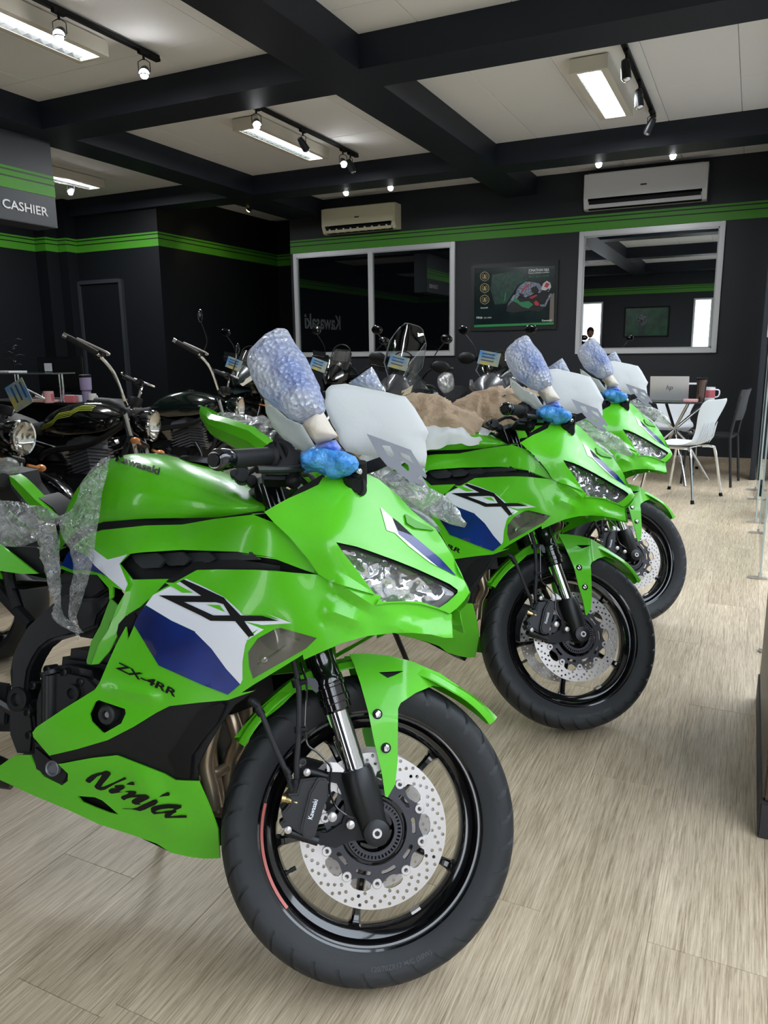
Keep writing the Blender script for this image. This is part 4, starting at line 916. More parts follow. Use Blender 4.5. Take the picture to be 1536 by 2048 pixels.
# graphics
def decal(name, poly, m, dy=-.0016, holes=(), step=14): return add(name, sheet(poly, dy, th=0, holes=holes, step=step), m, root, False, 180)
decal('white_graphic', cA([(800, 905), (840, 850), (960, 790), (1020, 760), (1130, 810), (1230, 862), (1310, 935), (1330, 958), (1536, 985)]) + cB([(140, 895), (285, 950), (120, 960)]) + cB([(20, 940), (130, 985), (60, 1030), (30, 1050)]) + cC([(1420, 20), (1370, 50), (1345, 110), (1330, 200), (1330, 300), (1318, 325), (1240, 240), (1160, 130), (1070, 40)]) + cA([(1070, 1050), (940, 990)]), WHITE)
decal('blue_graphic', cA([(800, 908), (940, 992), (1070, 1052)]) + cC([(1070, 40), (1160, 130), (1240, 240), (1318, 326), (1250, 383), (1100, 325), (870, 222)]) + cA([(733, 1012), (760, 960)]), BLUE, dy=-.0019)
decal('lime_inset', cA([(900, 780), (960, 784), (1060, 838), (1000, 838)]), GREEN, dy=-.0026)
decal('zx_graphic', cA([(985, 775), (1010, 765), (1090, 800), (1230, 865), (1240, 880), (1320, 962), (1440, 965), (1530, 992), (1340, 994), (1395, 1072), (1362, 1080), (1290, 994), (1155, 992), (1100, 962), (870, 852), (1105, 855)]), BLK, dy=-.0030,
      holes=[cA([(1008, 888), (1185, 890), (1225, 900), (1262, 962), (1170, 962), (1100, 930)])])
decal('lime_inset', cA([(1130, 902), (1205, 905), (1235, 944)]), GREEN, dy=-.0026)
decal('white_band', cA([(498, 588), (590, 656), (655, 640), (700, 626), (655, 680), (700, 790), (684, 830), (600, 760), (520, 690), (480, 640)]), WHITE, dy=.0060)
decal('blue_band', cA([(400, 592), (480, 640), (520, 690), (600, 760), (560, 735), (480, 713), (400, 714), (336, 688), (370, 620)]), BLUE, dy=.0062)
v_ = cC([(632, 232)])[0]; e_ = cC([(972, 398)])[0]
L_ = 3.05
ptext('model_lettering', 'ZX-4RR', 1, (v_[0]+2, v_[1]+2), ((e_[0]-v_[0])/3.6, (e_[1]-v_[1])/3.6), (-4, -23), root, BLK, offset=.03, shear=.35)
# brush lettering of the belly
cN = crop(150, 1520, 6.144)
BR = [([(125,250),(150,220),(200,185),(270,160),(330,150),(380,130),(425,145),(440,175),(400,230),(345,290),(320,330),(360,325),(420,300),(500,265),(560,235),(610,210),(635,235),(570,260),(500,290),(430,330),(370,365),(310,375),(260,355),(235,325),(260,290),(310,220),(330,180),(270,205),(230,245),(180,285),(140,270)], ()),
 ([(410,375),(440,350),(500,345),(480,315),(520,310),(590,305),(615,330),(600,355),(560,375),(545,390),(600,390),(520,405),(450,415),(420,400)], ()), ([(625,300),(660,280),(700,265),(725,275),(730,310),(690,308)], ()),
 ([(600,390),(680,380),(740,385),(755,410),(735,428),(800,425),(870,425),(905,445),(915,470),(880,490),(820,520),(790,530),(810,550),(740,550),(700,530),(695,500),(730,475),(770,458),(700,460),(640,475),(600,497),(565,470),(570,445),(630,425),(660,402)], ()),
 ([(565,595),(700,598),(760,585),(840,545),(900,520),(960,490),(1000,485),(1020,520),(990,550),(920,580),(860,610),(800,630),(740,615),(690,605),(600,603)], ()), ([(1030,455),(1070,425),(1140,392),(1165,405),(1160,440),(1100,445)], ()),
 ([(930,590),(960,570),(1050,550),(1150,540),(1250,545),(1310,555),(1305,590),(1240,615),(1250,640),(1200,665),(1170,690),(1230,688),(1300,680),(1370,680),(1375,710),(1300,712),(1200,712),(1110,715),(1095,690),(1110,655),(1050,660),(970,668),(935,640)], ([(990,628),(1060,605),(1150,595),(1220,598),(1190,618),(1120,625),(1060,640),(1000,640)],))]
for i, (poly, hs) in enumerate(BR):
    mb = sheet(cN(poly), -.0022, th=0, step=10, holes=[cN(h) for h in hs]); add('brush_lettering', mb, BLK, root, False, 180)
# front cowl
hl = cB([(525, 505), (640, 530), (720, 557), (860, 608), (960, 648), (1080, 702), (1150, 735), (1195, 768), (1192, 785), (1140, 835), (1093, 866), (1040, 850), (990, 832), (900, 828), (780, 834), (745, 800), (720, 770), (640, 660), (560, 560)])
cowl = cB([(133, 340), (200, 300), (265, 265), (350, 228), (430, 190), (455, 150), (560, 148), (700, 132), (760, 160), (870, 250), (940, 330), (1000, 380), (1070, 430), (1110, 490), (1160, 572), (1210, 670), (1258, 785), (1230, 825), (1190, 868), (1150, 898), (1093, 874), (990, 845), (900, 836), (790, 842), (745, 850), (770, 802), (640, 765), (500, 722), (430, 682), (375, 602), (265, 472), (190, 402)])
body('front_cowl', cowl, GREEN, dy=-.006, holes=[hl], step=10, inner=crease_lines(cowl, [hl]))
decal('nose_white_stripe', cB([(770, 312), (835, 372), (870, 460), (1000, 570), (1085, 640), (1040, 615), (930, 530), (850, 455), (805, 440)]), WHITE, dy=-.0078)
decal('nose_blue_stripe', cB([(840, 374), (960, 478), (1100, 595), (1190, 692), (1090, 640), (960, 535), (870, 462)]), BLUE, dy=-.0078)
decal('nose_black_stripe', cB([(836, 370), (870, 395), (950, 470), (900, 450), (868, 440)]), BLK, dy=-.0082)
add('nose_intake', sheet(cB([(905, 350), (960, 385), (1045, 425), (1060, 440), (960, 428), (915, 400)]), dy=-.012, th=.01), GREEN2, root)
# headlight
def crumple(x, y):
    p = Vector((x*.034, y*.034, 0)); return yF(x, y)+.020+.020*noise.noise(p)+.010*abs(noise.noise(p*2.0))
hlb = sheet(hl, depth=crumple, th=.002, step=5)
add('headlight_reflector', hlb, mat('headlight_chrome', srgb(226, 228, 230), .10, .85), root, angle=50)
add('headlight_reflector', sheet(hl, depth=crumple, th=.002, step=9, only_mirror=True), MATS['headlight_chrome'], root, angle=50)
body('headlight_glass', hl, LENS, dy=.002, th=.0015, step=12, angle=60)
add('headlight_bezel', sheet(cB([(525, 505), (640, 528), (720, 555), (860, 606), (960, 646), (1080, 700), (1150, 733), (1197, 768), (1190, 790), (1150, 760), (1080, 724), (960, 672), (860, 628), (720, 580), (640, 552), (570, 545)]), dy=.0, th=.012), BLK, root)
add('headlight_marker', sheet(cB([(1150, 755), (1192, 785), (1140, 835), (1093, 864), (1045, 850), (1100, 815), (1135, 785), (1105, 745)]), dy=.010, th=.003), mat('marker_grey', srgb(104, 102, 104), .3, .3), root)
mb = MB()
for c, r in (((665, 600), .012), ((800, 690), .010)):
    q = cB([c])[0]; p = Pl(*q, yF(*q)+.03); mb.lathe([(p.y+.02, r*.5), (p.y-.004, r), (p.y-.006, r*.96), (p.y+.006, r*.3), (p.y+.006, 0)], (p.x, 0, p.z), 'Y', 24)
add('headlight_projector', mb, CHROME, root)
# seal line stickers: clear protective film patches
# inner cowl black panel, mirror mount
add('inner_cowl', sheet(cB([(270, 262), (330, 205), (400, 165), (455, 130), (470, 160), (430, 195), (350, 232)]), depth=-.15, th=.004), PLASTIC, root)
mb = prism(cE([(700, 885), (740, 868), (800, 880), (860, 860), (892, 870), (896, 930), (885, 962), (840, 955), (820, 962), (760, 945), (720, 915)]), -.150, -.128, bev=.004)
for c, r, l in (((870, 850), .011, .04), ((815, 905), .017, .03), ((845, 880), .010, .02)):
    p = Pl(*cE([c])[0], -.145); mb.tube([p+Vector((0, .02, -.015)), p+Vector((.006, -.005, l*.6))], [r, r*.9], 14)
add('mirror_mount', mb, PLASTIC, root)
add('mirror_mount', MB().add([(x, -y, z) for x, y, z in mb.v], mb.f), PLASTIC, root)
p = Pl(*cE([(872, 828)])[0], -.148); add('mount_bolt', MB().sphere(p, .0085, 8), CHROME, root)
# windscreen
mb = MB(); secs = []
for t, x, z, w_ in ((0, .108, .912, .012), (.1, .085, .938, .05), (.3, .02, .985, .10), (.6, -.07, 1.045, .135), (.85, -.14, 1.095, .13), (1, -.18, 1.125, .10)):
    secs.append([(x-.055*(abs(u)**2)*(1 if t > .05 else .2), u*w_, z-.022*abs(u)**2) for u in (-1, -.8, -.5, -.2, 0, .2, .5, .8, 1)])
mb.loft(secs); V, F = shell(mb.v, mb.f, (0, 0, -.003)); add('windscreen', MB().add(V, F), SCREEN, root, angle=60)
# ---------------- tank
ST = [(-.785, .800, .845, .050), (-.770, .805, .900, .072), (-.745, .815, .960, .090), (-.71, .822, 1.010, .104), (-.66, .842, 1.038, .122), (-.60, .872, 1.047, .152), (-.54, .886, 1.046, .176), (-.47, .892, 1.032, .190), (-.40, .897, 1.010, .190), (-.34, .900, .988, .182), (-.29, .904, .965, .170), (-.255, .912, .948, .155), (-.235, .925, .936, .135)]
mb = MB(); secs = []
for x, zb, zt, w_ in ST:
    h = zt-zb; secs.append([(x, -u*w_, zb+v*h) for u, v in ((.90, 0), (.97, .12), (1, .28), (.985, .45), (.93, .62), (.82, .76), (.66, .87), (.46, .945), (.23, .985), (0, 1))])
mb.loft([s_+[(x, -y, z) for x, y, z in s_[-2::-1]] for s_ in secs], False, True)
tank = add('fuel_tank', mb, GREEN, root, angle=60)
sb = tank.modifiers.new('s', 'SUBSURF'); sb.levels = 1; sb.render_levels = 1
bpy.context.view_layer.update(); tb = BVHTree.FromObject(tank, bpy.context.evaluated_depsgraph_get())
o_ = cA([(630, 112)])[0]
mbv = text2d('Kawasaki', 1, .03)
e_ = cA([(872, 190)])[0]; Lk = max(p[0] for p in mbv[0]); ptext('tank_lettering', 'Kawasaki', 1, o_, ((e_[0]-o_[0])/Lk, (e_[1]-o_[1])/Lk), (5, -20), root, BLK, bvh=tb, offset=.035)
mb = MB().lathe([(1.040, .0), (1.049, .0), (1.049, .034), (1.045, .038), (1.035, .040)][1:], (-.47, 0, -.008), 'Z', 32); add('fuel_cap', mb, SATIN, root)
# ---------------- seat, tail, side covers
mb = MB(); secs = []
for x, z, w_ in ((-.765, .865, .06), (-.80, .845, .10), (-.88, .838, .135), (-.98, .842, .15), (-1.06, .862, .14), (-1.09, .90, .12), (-1.12, .955, .10), (-1.20, .985, .095), (-1.34, 1.0, .085), (-1.42, 1.005, .06)):
    secs.append([(x, -w_, z-.07), (x, -w_*1.02, z-.03), (x, -w_*.85, z-.004), (x, -w_*.4, z+.004), (x, 0, z+.005), (x, w_*.4, z+.004), (x, w_*.85, z-.004), (x, w_*1.02, z-.03), (x, w_, z-.07)])
mb.loft(secs, False, True); add('seat', mb, SEATM, root, angle=50)
mb = MB(); secs = []
for x, zt, zb, w_ in ((-.86, .80, .735, .150), (-.98, .815, .745, .165), (-1.12, .90, .80, .155), (-1.22, .955, .855, .14), (-1.34, .985, .90, .12), (-1.44, 1.005, .94, .085), (-1.50, 1.035, .985, .045), (-1.535, 1.05, 1.02, .02)):
    secs.append([(x, -w_*.75, zt+.012), (x, -w_, zt-.01), (x, -w_*1.02, (zt+zb)/2), (x, -w_*.8, zb), (x, -w_*.5, zb-.01)])
l_ = MB().loft(secs); V, F = shell(l_.v, l_.f, (0, .004, 0)); mb.add(V, F); mb.mirror(); add('tail_cowl', mb, GREEN, root, angle=25)
mb = MB().loft([[(-.60, s*.11, .82), (-.60, s*.13, .76), (-.78, s*.15, .72), (-1.0, s*.12, .72), (-1.2, s*.09, .83)] for s in (-1, 1)]); add('under_seat_tray', mb, BLK, root)
add('side_cover', sheet(cA([(-20, 575), (30, 578), (200, 588), (330, 690), (310, 735), (205, 730), (110, 650), (20, 585)]), depth=-.155, th=.02, step=12), PLASTIC, root)
add('tail_side_panel', sheet(cA([(-120, 520), (0, 575), (195, 725), (205, 733), (120, 735), (0, 718), (-120, 680)]), depth=-.172, th=.006, step=12), GREEN, root)
# ---------------- frame and engine
fr = cG([(190, 640), (270, 560), (370, 470), (470, 400), (600, 430), (760, 420), (830, 400), (800, 470), (720, 560), (700, 640), (560, 690), (500, 705), (440, 720), (360, 745), (290, 800), (240, 880), (205, 960), (192, 1060), (190, 1180), (230, 1250), (250, 1400), (230, 1570), (110, 1562), (60, 1430), (55, 1300), (70, 1100), (75, 960), (80, 850), (120, 760)])
add('frame_spar', prism(fr, -.158, -.118, bev=.006), SATIN, root)
add('frame_spar', MB().add([(x, -y, z) for x, y, z in prism(fr, -.158, -.118, bev=.006).v], prism(fr, -.158, -.118, bev=.006).f), SATIN, root)
mb = ptube([(*cG([(60, 240)])[0], -.13), (*cG([(90, 380)])[0], -.135), (*cG([(130, 500)])[0], -.14)], .013); b_ = ptube([(*cG([(-40, 330)])[0], -.13), (*cG([(60, 440)])[0], -.135), (*cG([(230, 620)])[0], -.14)], .014)
add('subframe_tube', mb, SATIN, root); add('subframe_tube', b_, SATIN, root)
p = Pl(*cG([(130, 1165)])[0], -.158)
add('pivot_bolt', MB().lathe([(p.y+.01, .027), (p.y-.004, .026), (p.y-.006, .021), (p.y-.006, .014), (p.y+.001, .012), (p.y+.001, 0)], (p.x, 0, p.z), 'Y', 26), PLASTIC, root)
cc_ = cG([(235, 1430), (232, 1200), (250, 1130), (290, 1030), (340, 950), (360, 930), (480, 925), (640, 960), (690, 1010), (760, 1080), (900, 1200), (900, 1500), (600, 1620), (350, 1580), (240, 1480)])
add('clutch_cover', prism(cc_, -.178, -.10, bev=.014), SATIN, root)
mb = MB().tube([Pl(*cG([c])[0], -.172) for c in ((370, 985), (368, 1350))], .018, 16); mb.tube([Pl(*cG([c])[0], -.172) for c in ((365, 955), (372, 985))], [.020, .021], 16)
for c in ((480, 965), (600, 1035), (255, 1060), (215, 1260), (225, 1425), (360, 945)):
    p = Pl(*cG([c])[0], -.172); mb.lathe([(p.y+.02, .009), (p.y-.008, .009), (p.y-.010, .006), (p.y-.004, .005), (p.y-.004, 0)], (p.x, 0, p.z), 'Y', 12)
p = Pl(*cG([(535, 1120)])[0], -.18); mb.lathe([(p.y+.01, .019), (p.y-.006, .018), (p.y-.006, .011), (p.y, .010), (p.y, 0)], (p.x, 0, p.z), 'Y', 20)
add('cover_bolts', mb, SATIN, root)
low = prism(cG([(240, 1480), (360, 1580), (440, 1640), (505, 1690), (500, 1740), (462, 1805), (370, 1760), (250, 1690), (235, 1600)]), -.176, -.11, bev=.006); add('water_pump', low, SATIN, root)
p = Pl(*cG([(385, 1670)])[0], -.182); add('pump_ring', MB().lathe([(p.y+.008, .0165), (p.y-.002, .0165), (p.y-.004, .015), (p.y-.002, .0125), (p.y+.004, .012), (p.y+.004, 0)], (p.x, 0, p.z), 'Y', 28), GREY, root)
mb = MB()
mb.box((-.52, 0, .47), (.34, .27, .26), bev=.02); mb.box((-.66, 0, .44), (.20, .25, .20), bev=.03); mb.box((-.56, 0, .33), (.28, .18, .10), bev=.02)
add('engine_block', mb, SATIN, root)
mb = MB()
for i in range(7): mb.box((-.44+.02*i*.2, 0, .60+i*.022), (.22-.008*i, .20, .009))
mb.box((-.44, 0, .67), (.18, .17, .17)); add('cylinder_fins', mb, SATIN, root)
add('air_box', sheet(cA([(335, 735), (400, 720), (530, 735), (600, 850), (596, 930), (560, 1000), (500, 1090), (440, 1080), (420, 1050), (300, 950), (330, 860)]), depth=-.135, th=.05, step=14), PLASTIC, root)
mb = MB()
for i in range(3): mb.tube([Pl(*cA([c])[0], -.138) for c in ((430+i*14, 980-i*40), (600, 900-i*44))], .004, 6)
add('airbox_ribs', mb, PLASTIC, root)
mb = MB().box((-.315, 0, .60), (.03, .20, .20), Matrix.Rotation(math.radians(-14), 3, 'Y'))
for i in range(16): mb.box((-.296, 0, .505+i*.0125), (.008, .18, .003))
add('radiator', mb, BLK, root)
# exhaust headers
def hdr(pts, r): return ptube([(*cC([(x, y)])[0], d) for x, y, d in pts], r, False, 14)
for k, pts in enumerate(([(1150, 560, -.03), (1150, 640, -.04), (1155, 760, -.05), (1185, 900, -.05), (1200, 1010, -.04)], [(1262, 480, -.035), (1290, 560, -.035), (1310, 640, -.03), (1270, 740, -.02), (1255, 900, -.02)], [(1340, 400, .0), (1345, 520, .01), (1330, 620, .015), (1290, 740, .02), (1250, 900, .02)], [(1180, 520, -.06), (1160, 600, -.07), (1130, 760, -.075), (1160, 900, -.07), (1180, 1000, -.06)])):
    add('exhaust_header', hdr(pts, .0165), HEADER, root)
mb = hdr([(1080, 840, -.08), (1130, 815, -.07), (1200, 805, -.05), (1260, 770, -.02)], .012); add('header_link', mb, HEADER, root)
add('exhaust_collector', MB().tube([(-.30, -.02, .30), (-.42, .0, .29), (-.60, .02, .30), (-.78, .0, .31)], [.03, .035, .04, .04], 16), HEADER, root)
# swing arm, rear wheel, silencer, chain
mb = MB(); 
for s in (-1, 1): mb.loft([[(x, s*y_+dy_, z+dz) for dy_, dz in ((-.014, -h), (.014, -h), (.014, h), (-.014, h))] for x, y_, z, h in ((-.80, .11, .45, .045), (-.95, .115, .42, .035), (-1.15, .12, .37, .03), (-1.38, .12, .31, .025))], True, True)
mb.box((-.88, 0, .43), (.09, .22, .06)); add('swing_arm', mb, SATIN, root)
RT = tyre_mesh(.075, .305, 0, (-1.38, 0, .307), .230)
add('rear_tyre', RT, RUB, root, angle=50)
RC = Vector((-1.38, 0, .307)); rm = MB().lathe([(-.055, .229), (-.058, .234), (-.052, .222), (-.03, .208), (-.02, .197), (.02, .197), (.03, .208), (.052, .222), (.058, .234), (.055, .229)], RC, 'Y', 72)
for k in range(5):
    a = .4+k*2*PI/5; rm.loft([[(RC.x+r*math.cos(a)-u*hw*math.sin(a), v*.016, RC.z+r*math.sin(a)+u*hw*math.cos(a)) for u, v in ((-1, -1), (1, -1), (1, 1), (-1, 1))] for r, hw in ((.03, .02), (.08, .011), (.17, .010), (.2, .026))], True, True)
rm.lathe([(-.06, 0), (-.06, .04), (.06, .04), (.06, 0)], RC, 'Y', 24); add('rear_rim', rm, GLOSSB, root)
add('rear_brake_disc', MB().lathe([(-.085, .05), (-.085, .11), (-.081, .11), (-.081, .05), (-.085, .05)], RC, 'Y', 48), STEEL, root)
add('silencer', MB().tube([(-.80, -.10, .30), (-.92, -.15, .33), (-1.0, -.165, .36), (-1.22, -.185, .45), (-1.25, -.187, .46)], [.028, .045, .055, .055, .04], 20), SATIN, root)
add('rear_hugger', MB().lathe([(-.085, .318), (-.07, .332), (0, .340), (.07, .332), (.085, .318)], RC, 'Y', 20, math.radians(50), math.radians(150)), PLASTIC, root)
mb = MB().tube([(-.86, -.13, .42), (-.90, -.19, .40)], .016, 10); mb.tube([(-.90, -.17, .40), (-.93, -.25, .395)], .012, 12); add('foot_peg', mb, SATIN, root)
mb = MB().tube([(-.76, -.13, .44), (-.84, -.185, .50), (-.90, -.185, .47)], .012, 8); mb.box((-.86, -.15, .47), (.14, .012, .09), bev=.004); add('heel_guard', mb, SATIN, root)
for s in (-1, 1): pass
mb = MB().tube([(-.70, .12, .30), (-.62, .30, .02)], [.012, .010], 10); mb.box((-.62, .305, .020), (.05, .04, .012)); stand = add('side_stand', mb, SATIN, root)
# ---------------- handlebars (steered)
def bar(side):
    a, b = Pl(*cE([(85, 768)])[0], -.335, True), Pl(*cE([(400, 745)])[0], -.215, True)
    mir = lambda p: Vector((p.x, -p.y, p.z)) if side > 0 else p
    d = (b-a).normalized(); L = (b-a).length
    P_ = lambda s: mir(a+d*s)
    add('bar_end', MB().tube([P_(-.004), P_(0), P_(.004), P_(.020), P_(.036), P_(.040)], [.015, .019, .0205, .0205, .019, .016], 28), GLOSSB, root, True)
    e = MB().tube([P_(-.0045), P_(-.0075)], [.0125, .0125], 20); e.tube([P_(-.0075), P_(-.0078)], [.006, .006], 10); add('bar_end_cap', e, SATIN, root, True)
    pts, rr = [], []
    for i in range(25):
        s = .040+i*(L-.045)/24; pts.append(P_(s)); rr.append(.0168+(.0010 if i % 2 else 0)+(.005 if i > 22 else 0))
    add('grip', MB().tube(pts, rr, 24), RUB2, root, True)
    add('handlebar', MB().tube([P_(L-.01), P_(L+.10)], .011, 16), SATIN, root, True)
    return P_, L
P_, L_ = bar(-1); bar(1)
sw = prism(cE([(400, 650), (440, 640), (500, 668), (520, 700), (565, 730), (560, 820), (505, 868), (440, 872), (350, 868), (335, 840), (345, 820), (410, 805), (425, 760), (395, 690)]), -.225, -.16, True, .008)
add('switch_housing', sw, PLASTIC, root, True)
add('switch_housing', MB().add([(x, -y, z) for x, y, z in sw.v], sw.f), PLASTIC, root, True)
mb = MB().tube([P_(L_+.006), P_(L_+.016)], [.028, .030], 24); mb.tube([P_(L_+.016), P_(L_+.030)], [.030, .022], 24); add('throttle_housing', mb, PLASTIC, root, True)
mb = MB().tube(smooth_path([P_(L_+.02)+Vector((.05, 0, .0)), P_(L_-.01)+Vector((.085, 0, -.005)), P_(L_-.07)+Vector((.085, 0, -.012)), P_(L_-.14)+Vector((.06, 0, -.012))]), .007, 8); add('brake_lever', mb, SATIN, root, True)
mb = MB(); p = P_(L_+.05)+Vector((.05, .0, .035)); mb.lathe([(p.z-.03, .0), (p.z-.03, .022), (p.z+.01, .024), (p.z+.012, .026), (p.z+.018, .026), (p.z+.02, .02), (p.z+.02, 0)], (p.x, p.y, 0), 'Z', 24); add('fluid_reservoir', mb, GLOSSB, root, True)
mb = ptube([(*cE([(490, 880)])[0], -.15), (*cE([(510, 830)])[0], -.155), (*cE([(545, 800)])[0], -.15), (*cE([(580, 812)])[0], -.14)], .011, False, 10); p = Pl(*cE([(512, 880)])[0], -.16); mb.sphere(p, .0165, 10)
add('fairing_stay', mb, PLASTIC, root)
mb = MB()
for i, (c, r) in enumerate((((230, 850), .018), ((285, 880), .012), ((190, 840), .010))):
    p = Pl(*cE([c])[0], -.11, True); mb.lathe([(p.y+.02, r), (p.y, r), (p.y-.003, r*.8), (p.y-.003, 0)], (p.x, 0, p.z), 'Y', 16)
add('clamp_bolts', mb, SATIN, root, True)
add('instrument_panel', MB().box((-.11, 0, 1.02), (.03, .16, .10), Matrix.Rotation(math.radians(-35), 3, 'Y'), bev=.01), BLK, root)
add('steering_cables', MB().tube(smooth_path([(-.30, -.10, .99), (-.24, -.06, 1.03), (-.18, 0, .97), (-.2, .04, .86)]), .006, 8).tube(smooth_path([(-.30, .10, .99), (-.22, .07, 1.02), (-.17, 0, .95), (-.2, -.04, .84)]), .006, 8), RUB2, root)

# ---------------- transport wrapping taped to the mirrors
def mirrored(mb): return MB().add([(x, -y, z) for x, y, z in mb.v], [tuple(reversed(f)) for f in mb.f])
bub = cE([(462, 48), (478, 62), (520, 125), (585, 212), (615, 275), (645, 340), (672, 420), (682, 490), (660, 520), (560, 565), (500, 545), (400, 472), (350, 420), (310, 340), (280, 270), (276, 230), (292, 178), (340, 130), (385, 85)])
bub2 = [(x+0, y) for x, y in bub]
add('bubble_wrap', pillow(bub2, lambda x, y: -.20, .055, .010, 7, seed=1, freq=26, edge=42), BUBBLE, root, angle=180, label='bubble wrap around the folded mirror')
add('mirror_film', pillow(cE([(340, 150), (440, 130), (520, 230), (600, 330), (650, 430), (665, 490), (600, 520), (520, 420), (420, 330), (345, 250)]), -.20, .030, .006, 12, seed=4), BUBIN, root, angle=180, label='blue film on the mirror inside the bubble wrap')
add('tape_band', pillow(cE([(560, 572), (600, 545), (672, 492), (720, 580), (757, 635), (700, 668), (640, 688), (600, 630)]), -.185, .034, .004, 7, seed=2, edge=24), TAPE, root, angle=180, label='beige masking tape')
add('bubble_wrap_end', pillow(cE([(636, 690), (700, 668), (745, 655), (775, 700), (790, 730), (700, 740), (630, 720)]), -.175, .028, .006, 7, seed=5, edge=20, freq=30), BUBIN, root, angle=180)
add('blue_wrap', pillow(cE([(562, 745), (572, 718), (640, 690), (730, 690), (800, 720), (852, 750), (872, 790), (862, 815), (822, 852), (760, 868), (715, 868), (690, 850), (640, 835), (572, 842), (566, 790)]), -.165, .045, .014, 6, seed=3, freq=30, edge=30), BLUEPL, root, angle=180, label='crumpled blue plastic film')
add('foam_wrap', pillow(cE([(352, 432), (380, 450), (480, 540), (560, 575), (600, 640), (635, 700), (600, 725), (565, 725), (470, 665), (400, 590), (362, 510)]), lambda x, y: -.15, .02, .006, 10, seed=6), FOAM2, root, angle=180, label='thin white foam sheet')
add('foam_sheet', pillow(cE([(684, 480), (690, 400), (720, 358), (800, 350), (900, 372), (1020, 395), (1130, 415), (1180, 478), (1220, 545), (1256, 612), (1238, 660), (1246, 740), (1232, 832), (1180, 800), (1080, 770), (980, 750), (860, 740), (800, 722), (765, 680), (755, 630), (720, 575)]), lambda x, y: -.10+.18*max(0, min(1, (x-650)/200)), .05, .012, 9, seed=8, freq=7, edge=70), FOAM, root, angle=180, label='white foam sheet around the far mirror')
add('far_bubble_wrap', pillow(cE([(815, 345), (880, 300), (942, 258), (968, 300), (1015, 395), (960, 400), (880, 380)]), .14, .03, .008, 7, seed=9, freq=26), BUBBLE, root, angle=180)
# plate bracket on the mount
pl = cE([(914, 624), (1000, 655), (1155, 712), (1172, 742), (1206, 795), (1242, 852), (1238, 868), (1205, 848), (1192, 868), (1230, 890), (1226, 908), (1206, 912), (1160, 896), (1120, 860), (1080, 828), (1010, 792), (978, 742)])
hls = [cE([(992, 684), (1042, 690), (1066, 740), (1056, 752), (1034, 750)]), cE([(1092, 722), (1148, 745), (1172, 786), (1155, 778), (1112, 752)]), cE([(1096, 765), (1142, 795), (1148, 820), (1142, 832), (1102, 795)])]
bdp = lambda x, y: -.075+.05*(x-733)/120
add('bracket_plate', sheet(pl, depth=bdp, th=.003, holes=hls, step=10), GREY, root, label='grey metal bracket plate')
add('bracket_arm', sheet(cE([(868, 800), (920, 775), (985, 752), (1025, 800), (960, 830), (890, 852)]), depth=-.105, th=.004), PLASTIC, root)
add('protective_sheet', pillow(cE([(935, 850), (975, 820), (1020, 808), (1120, 862), (1240, 905), (1330, 960), (1425, 1042), (1440, 1080), (1466, 1112), (1452, 1140), (1400, 1130), (1300, 1092), (1250, 1080), (1150, 1010), (1040, 960), (980, 900)]), lambda x, y: -.06+.05*min(1, (x-745)/150), .010, .014, 8, seed=10, freq=18, edge=30), SHEET, root, angle=180, label='clear plastic sheet hanging over the nose')

BIKE1 = list(BIKE)
only1 = {rimarc}
GRP = 'green sport motorcycles parked in a row'
tag(root, 'nearest green sport motorcycle, front wheel largest in the foreground, clear film over its seat', 'motorcycle', GRP)
def copy_bike(k, label):
    r = root.copy(); COL.objects.link(r); r.matrix_local = pose_matrix(POSE[k]); r['label'] = label
    for o, st in BIKE1:
        if o in only1: continue
        c = o.copy(); COL.objects.link(c); c.parent = r; c.matrix_parent_inverse = Matrix.Identity(4)
        if st: c.matrix_local = steer_matrix(POSE[k][4])
    return r
root2 = copy_bike(1, 'middle green sport motorcycle, between the nearest one and the one by the white chair')
root3 = copy_bike(2, 'farthest green sport motorcycle of the row, just before the white chair')
# ================================================================== the other motorcycles
PAINTB = mat('black_paint', srgb(12, 13, 15), .15, 0, .7); PAINTG = mat('dark_green_paint', srgb(16, 26, 24), .16, 0, .8); PAINTS = mat('graphite_paint', srgb(74, 76, 80), .25, .5, .6)
STRIPEY = mat('yellow_green_pinstripe', srgb(160, 172, 60), .35, 0, .4); GLASSL = mat('headlamp_chrome', srgb(215, 214, 206), .12, .9); CARD1 = mat('price_card_print', srgb(70, 140, 205), .4, noisecol=(9, srgb(196, 180, 70)))
def wheel(root, c, R, w_, M=None, nm='front', n=10):
    def a_(nme, mb, m, ang=35):
        o = mb.obj(nme, m, root, ang)
        if M is not None: o.matrix_local = M
        return o
    c = Vector(c)
    a_(nm+'_tyre', MB().lathe([(-w_*.7, R*.74), (-w_, R*.84), (-w_*.93, R*.92), (-w_*.6, R*.975), (0, R), (w_*.6, R*.975), (w_*.93, R*.92), (w_, R*.84), (w_*.7, R*.74)], c, 'Y', 64), RUB)
    a_(nm+'_rim', MB().lathe([(-w_*.75, R*.74), (-w_*.8, R*.76), (-w_*.5, R*.68), (-w_*.2, R*.64), (w_*.2, R*.64), (w_*.5, R*.68), (w_*.8, R*.76), (w_*.75, R*.74)], c, 'Y', 64).lathe([(-.06, 0), (-.06, .03), (.06, .03), (.06, 0)], c, 'Y', 20), GLOSSB)
    for k in range(n):
        t = 2*PI*k/n; a_('spoke', MB().loft([[(c.x+r*math.cos(t)-u*hw*math.sin(t), v*.01, c.z+r*math.sin(t)+u*hw*math.cos(t)) for u, v in ((-1, -1), (1, -1), (1, 1), (-1, 1))] for r, hw in ((.025, .010), (R*.4, .006), (R*.66, .010))], True, True), GLOSSB)
    a_('brake_disc', MB().lathe([(-.062, .07), (-.062, R*.48), (-.058, R*.48), (-.058, .07), (-.062, .07)], c, 'Y', 40), STEEL)
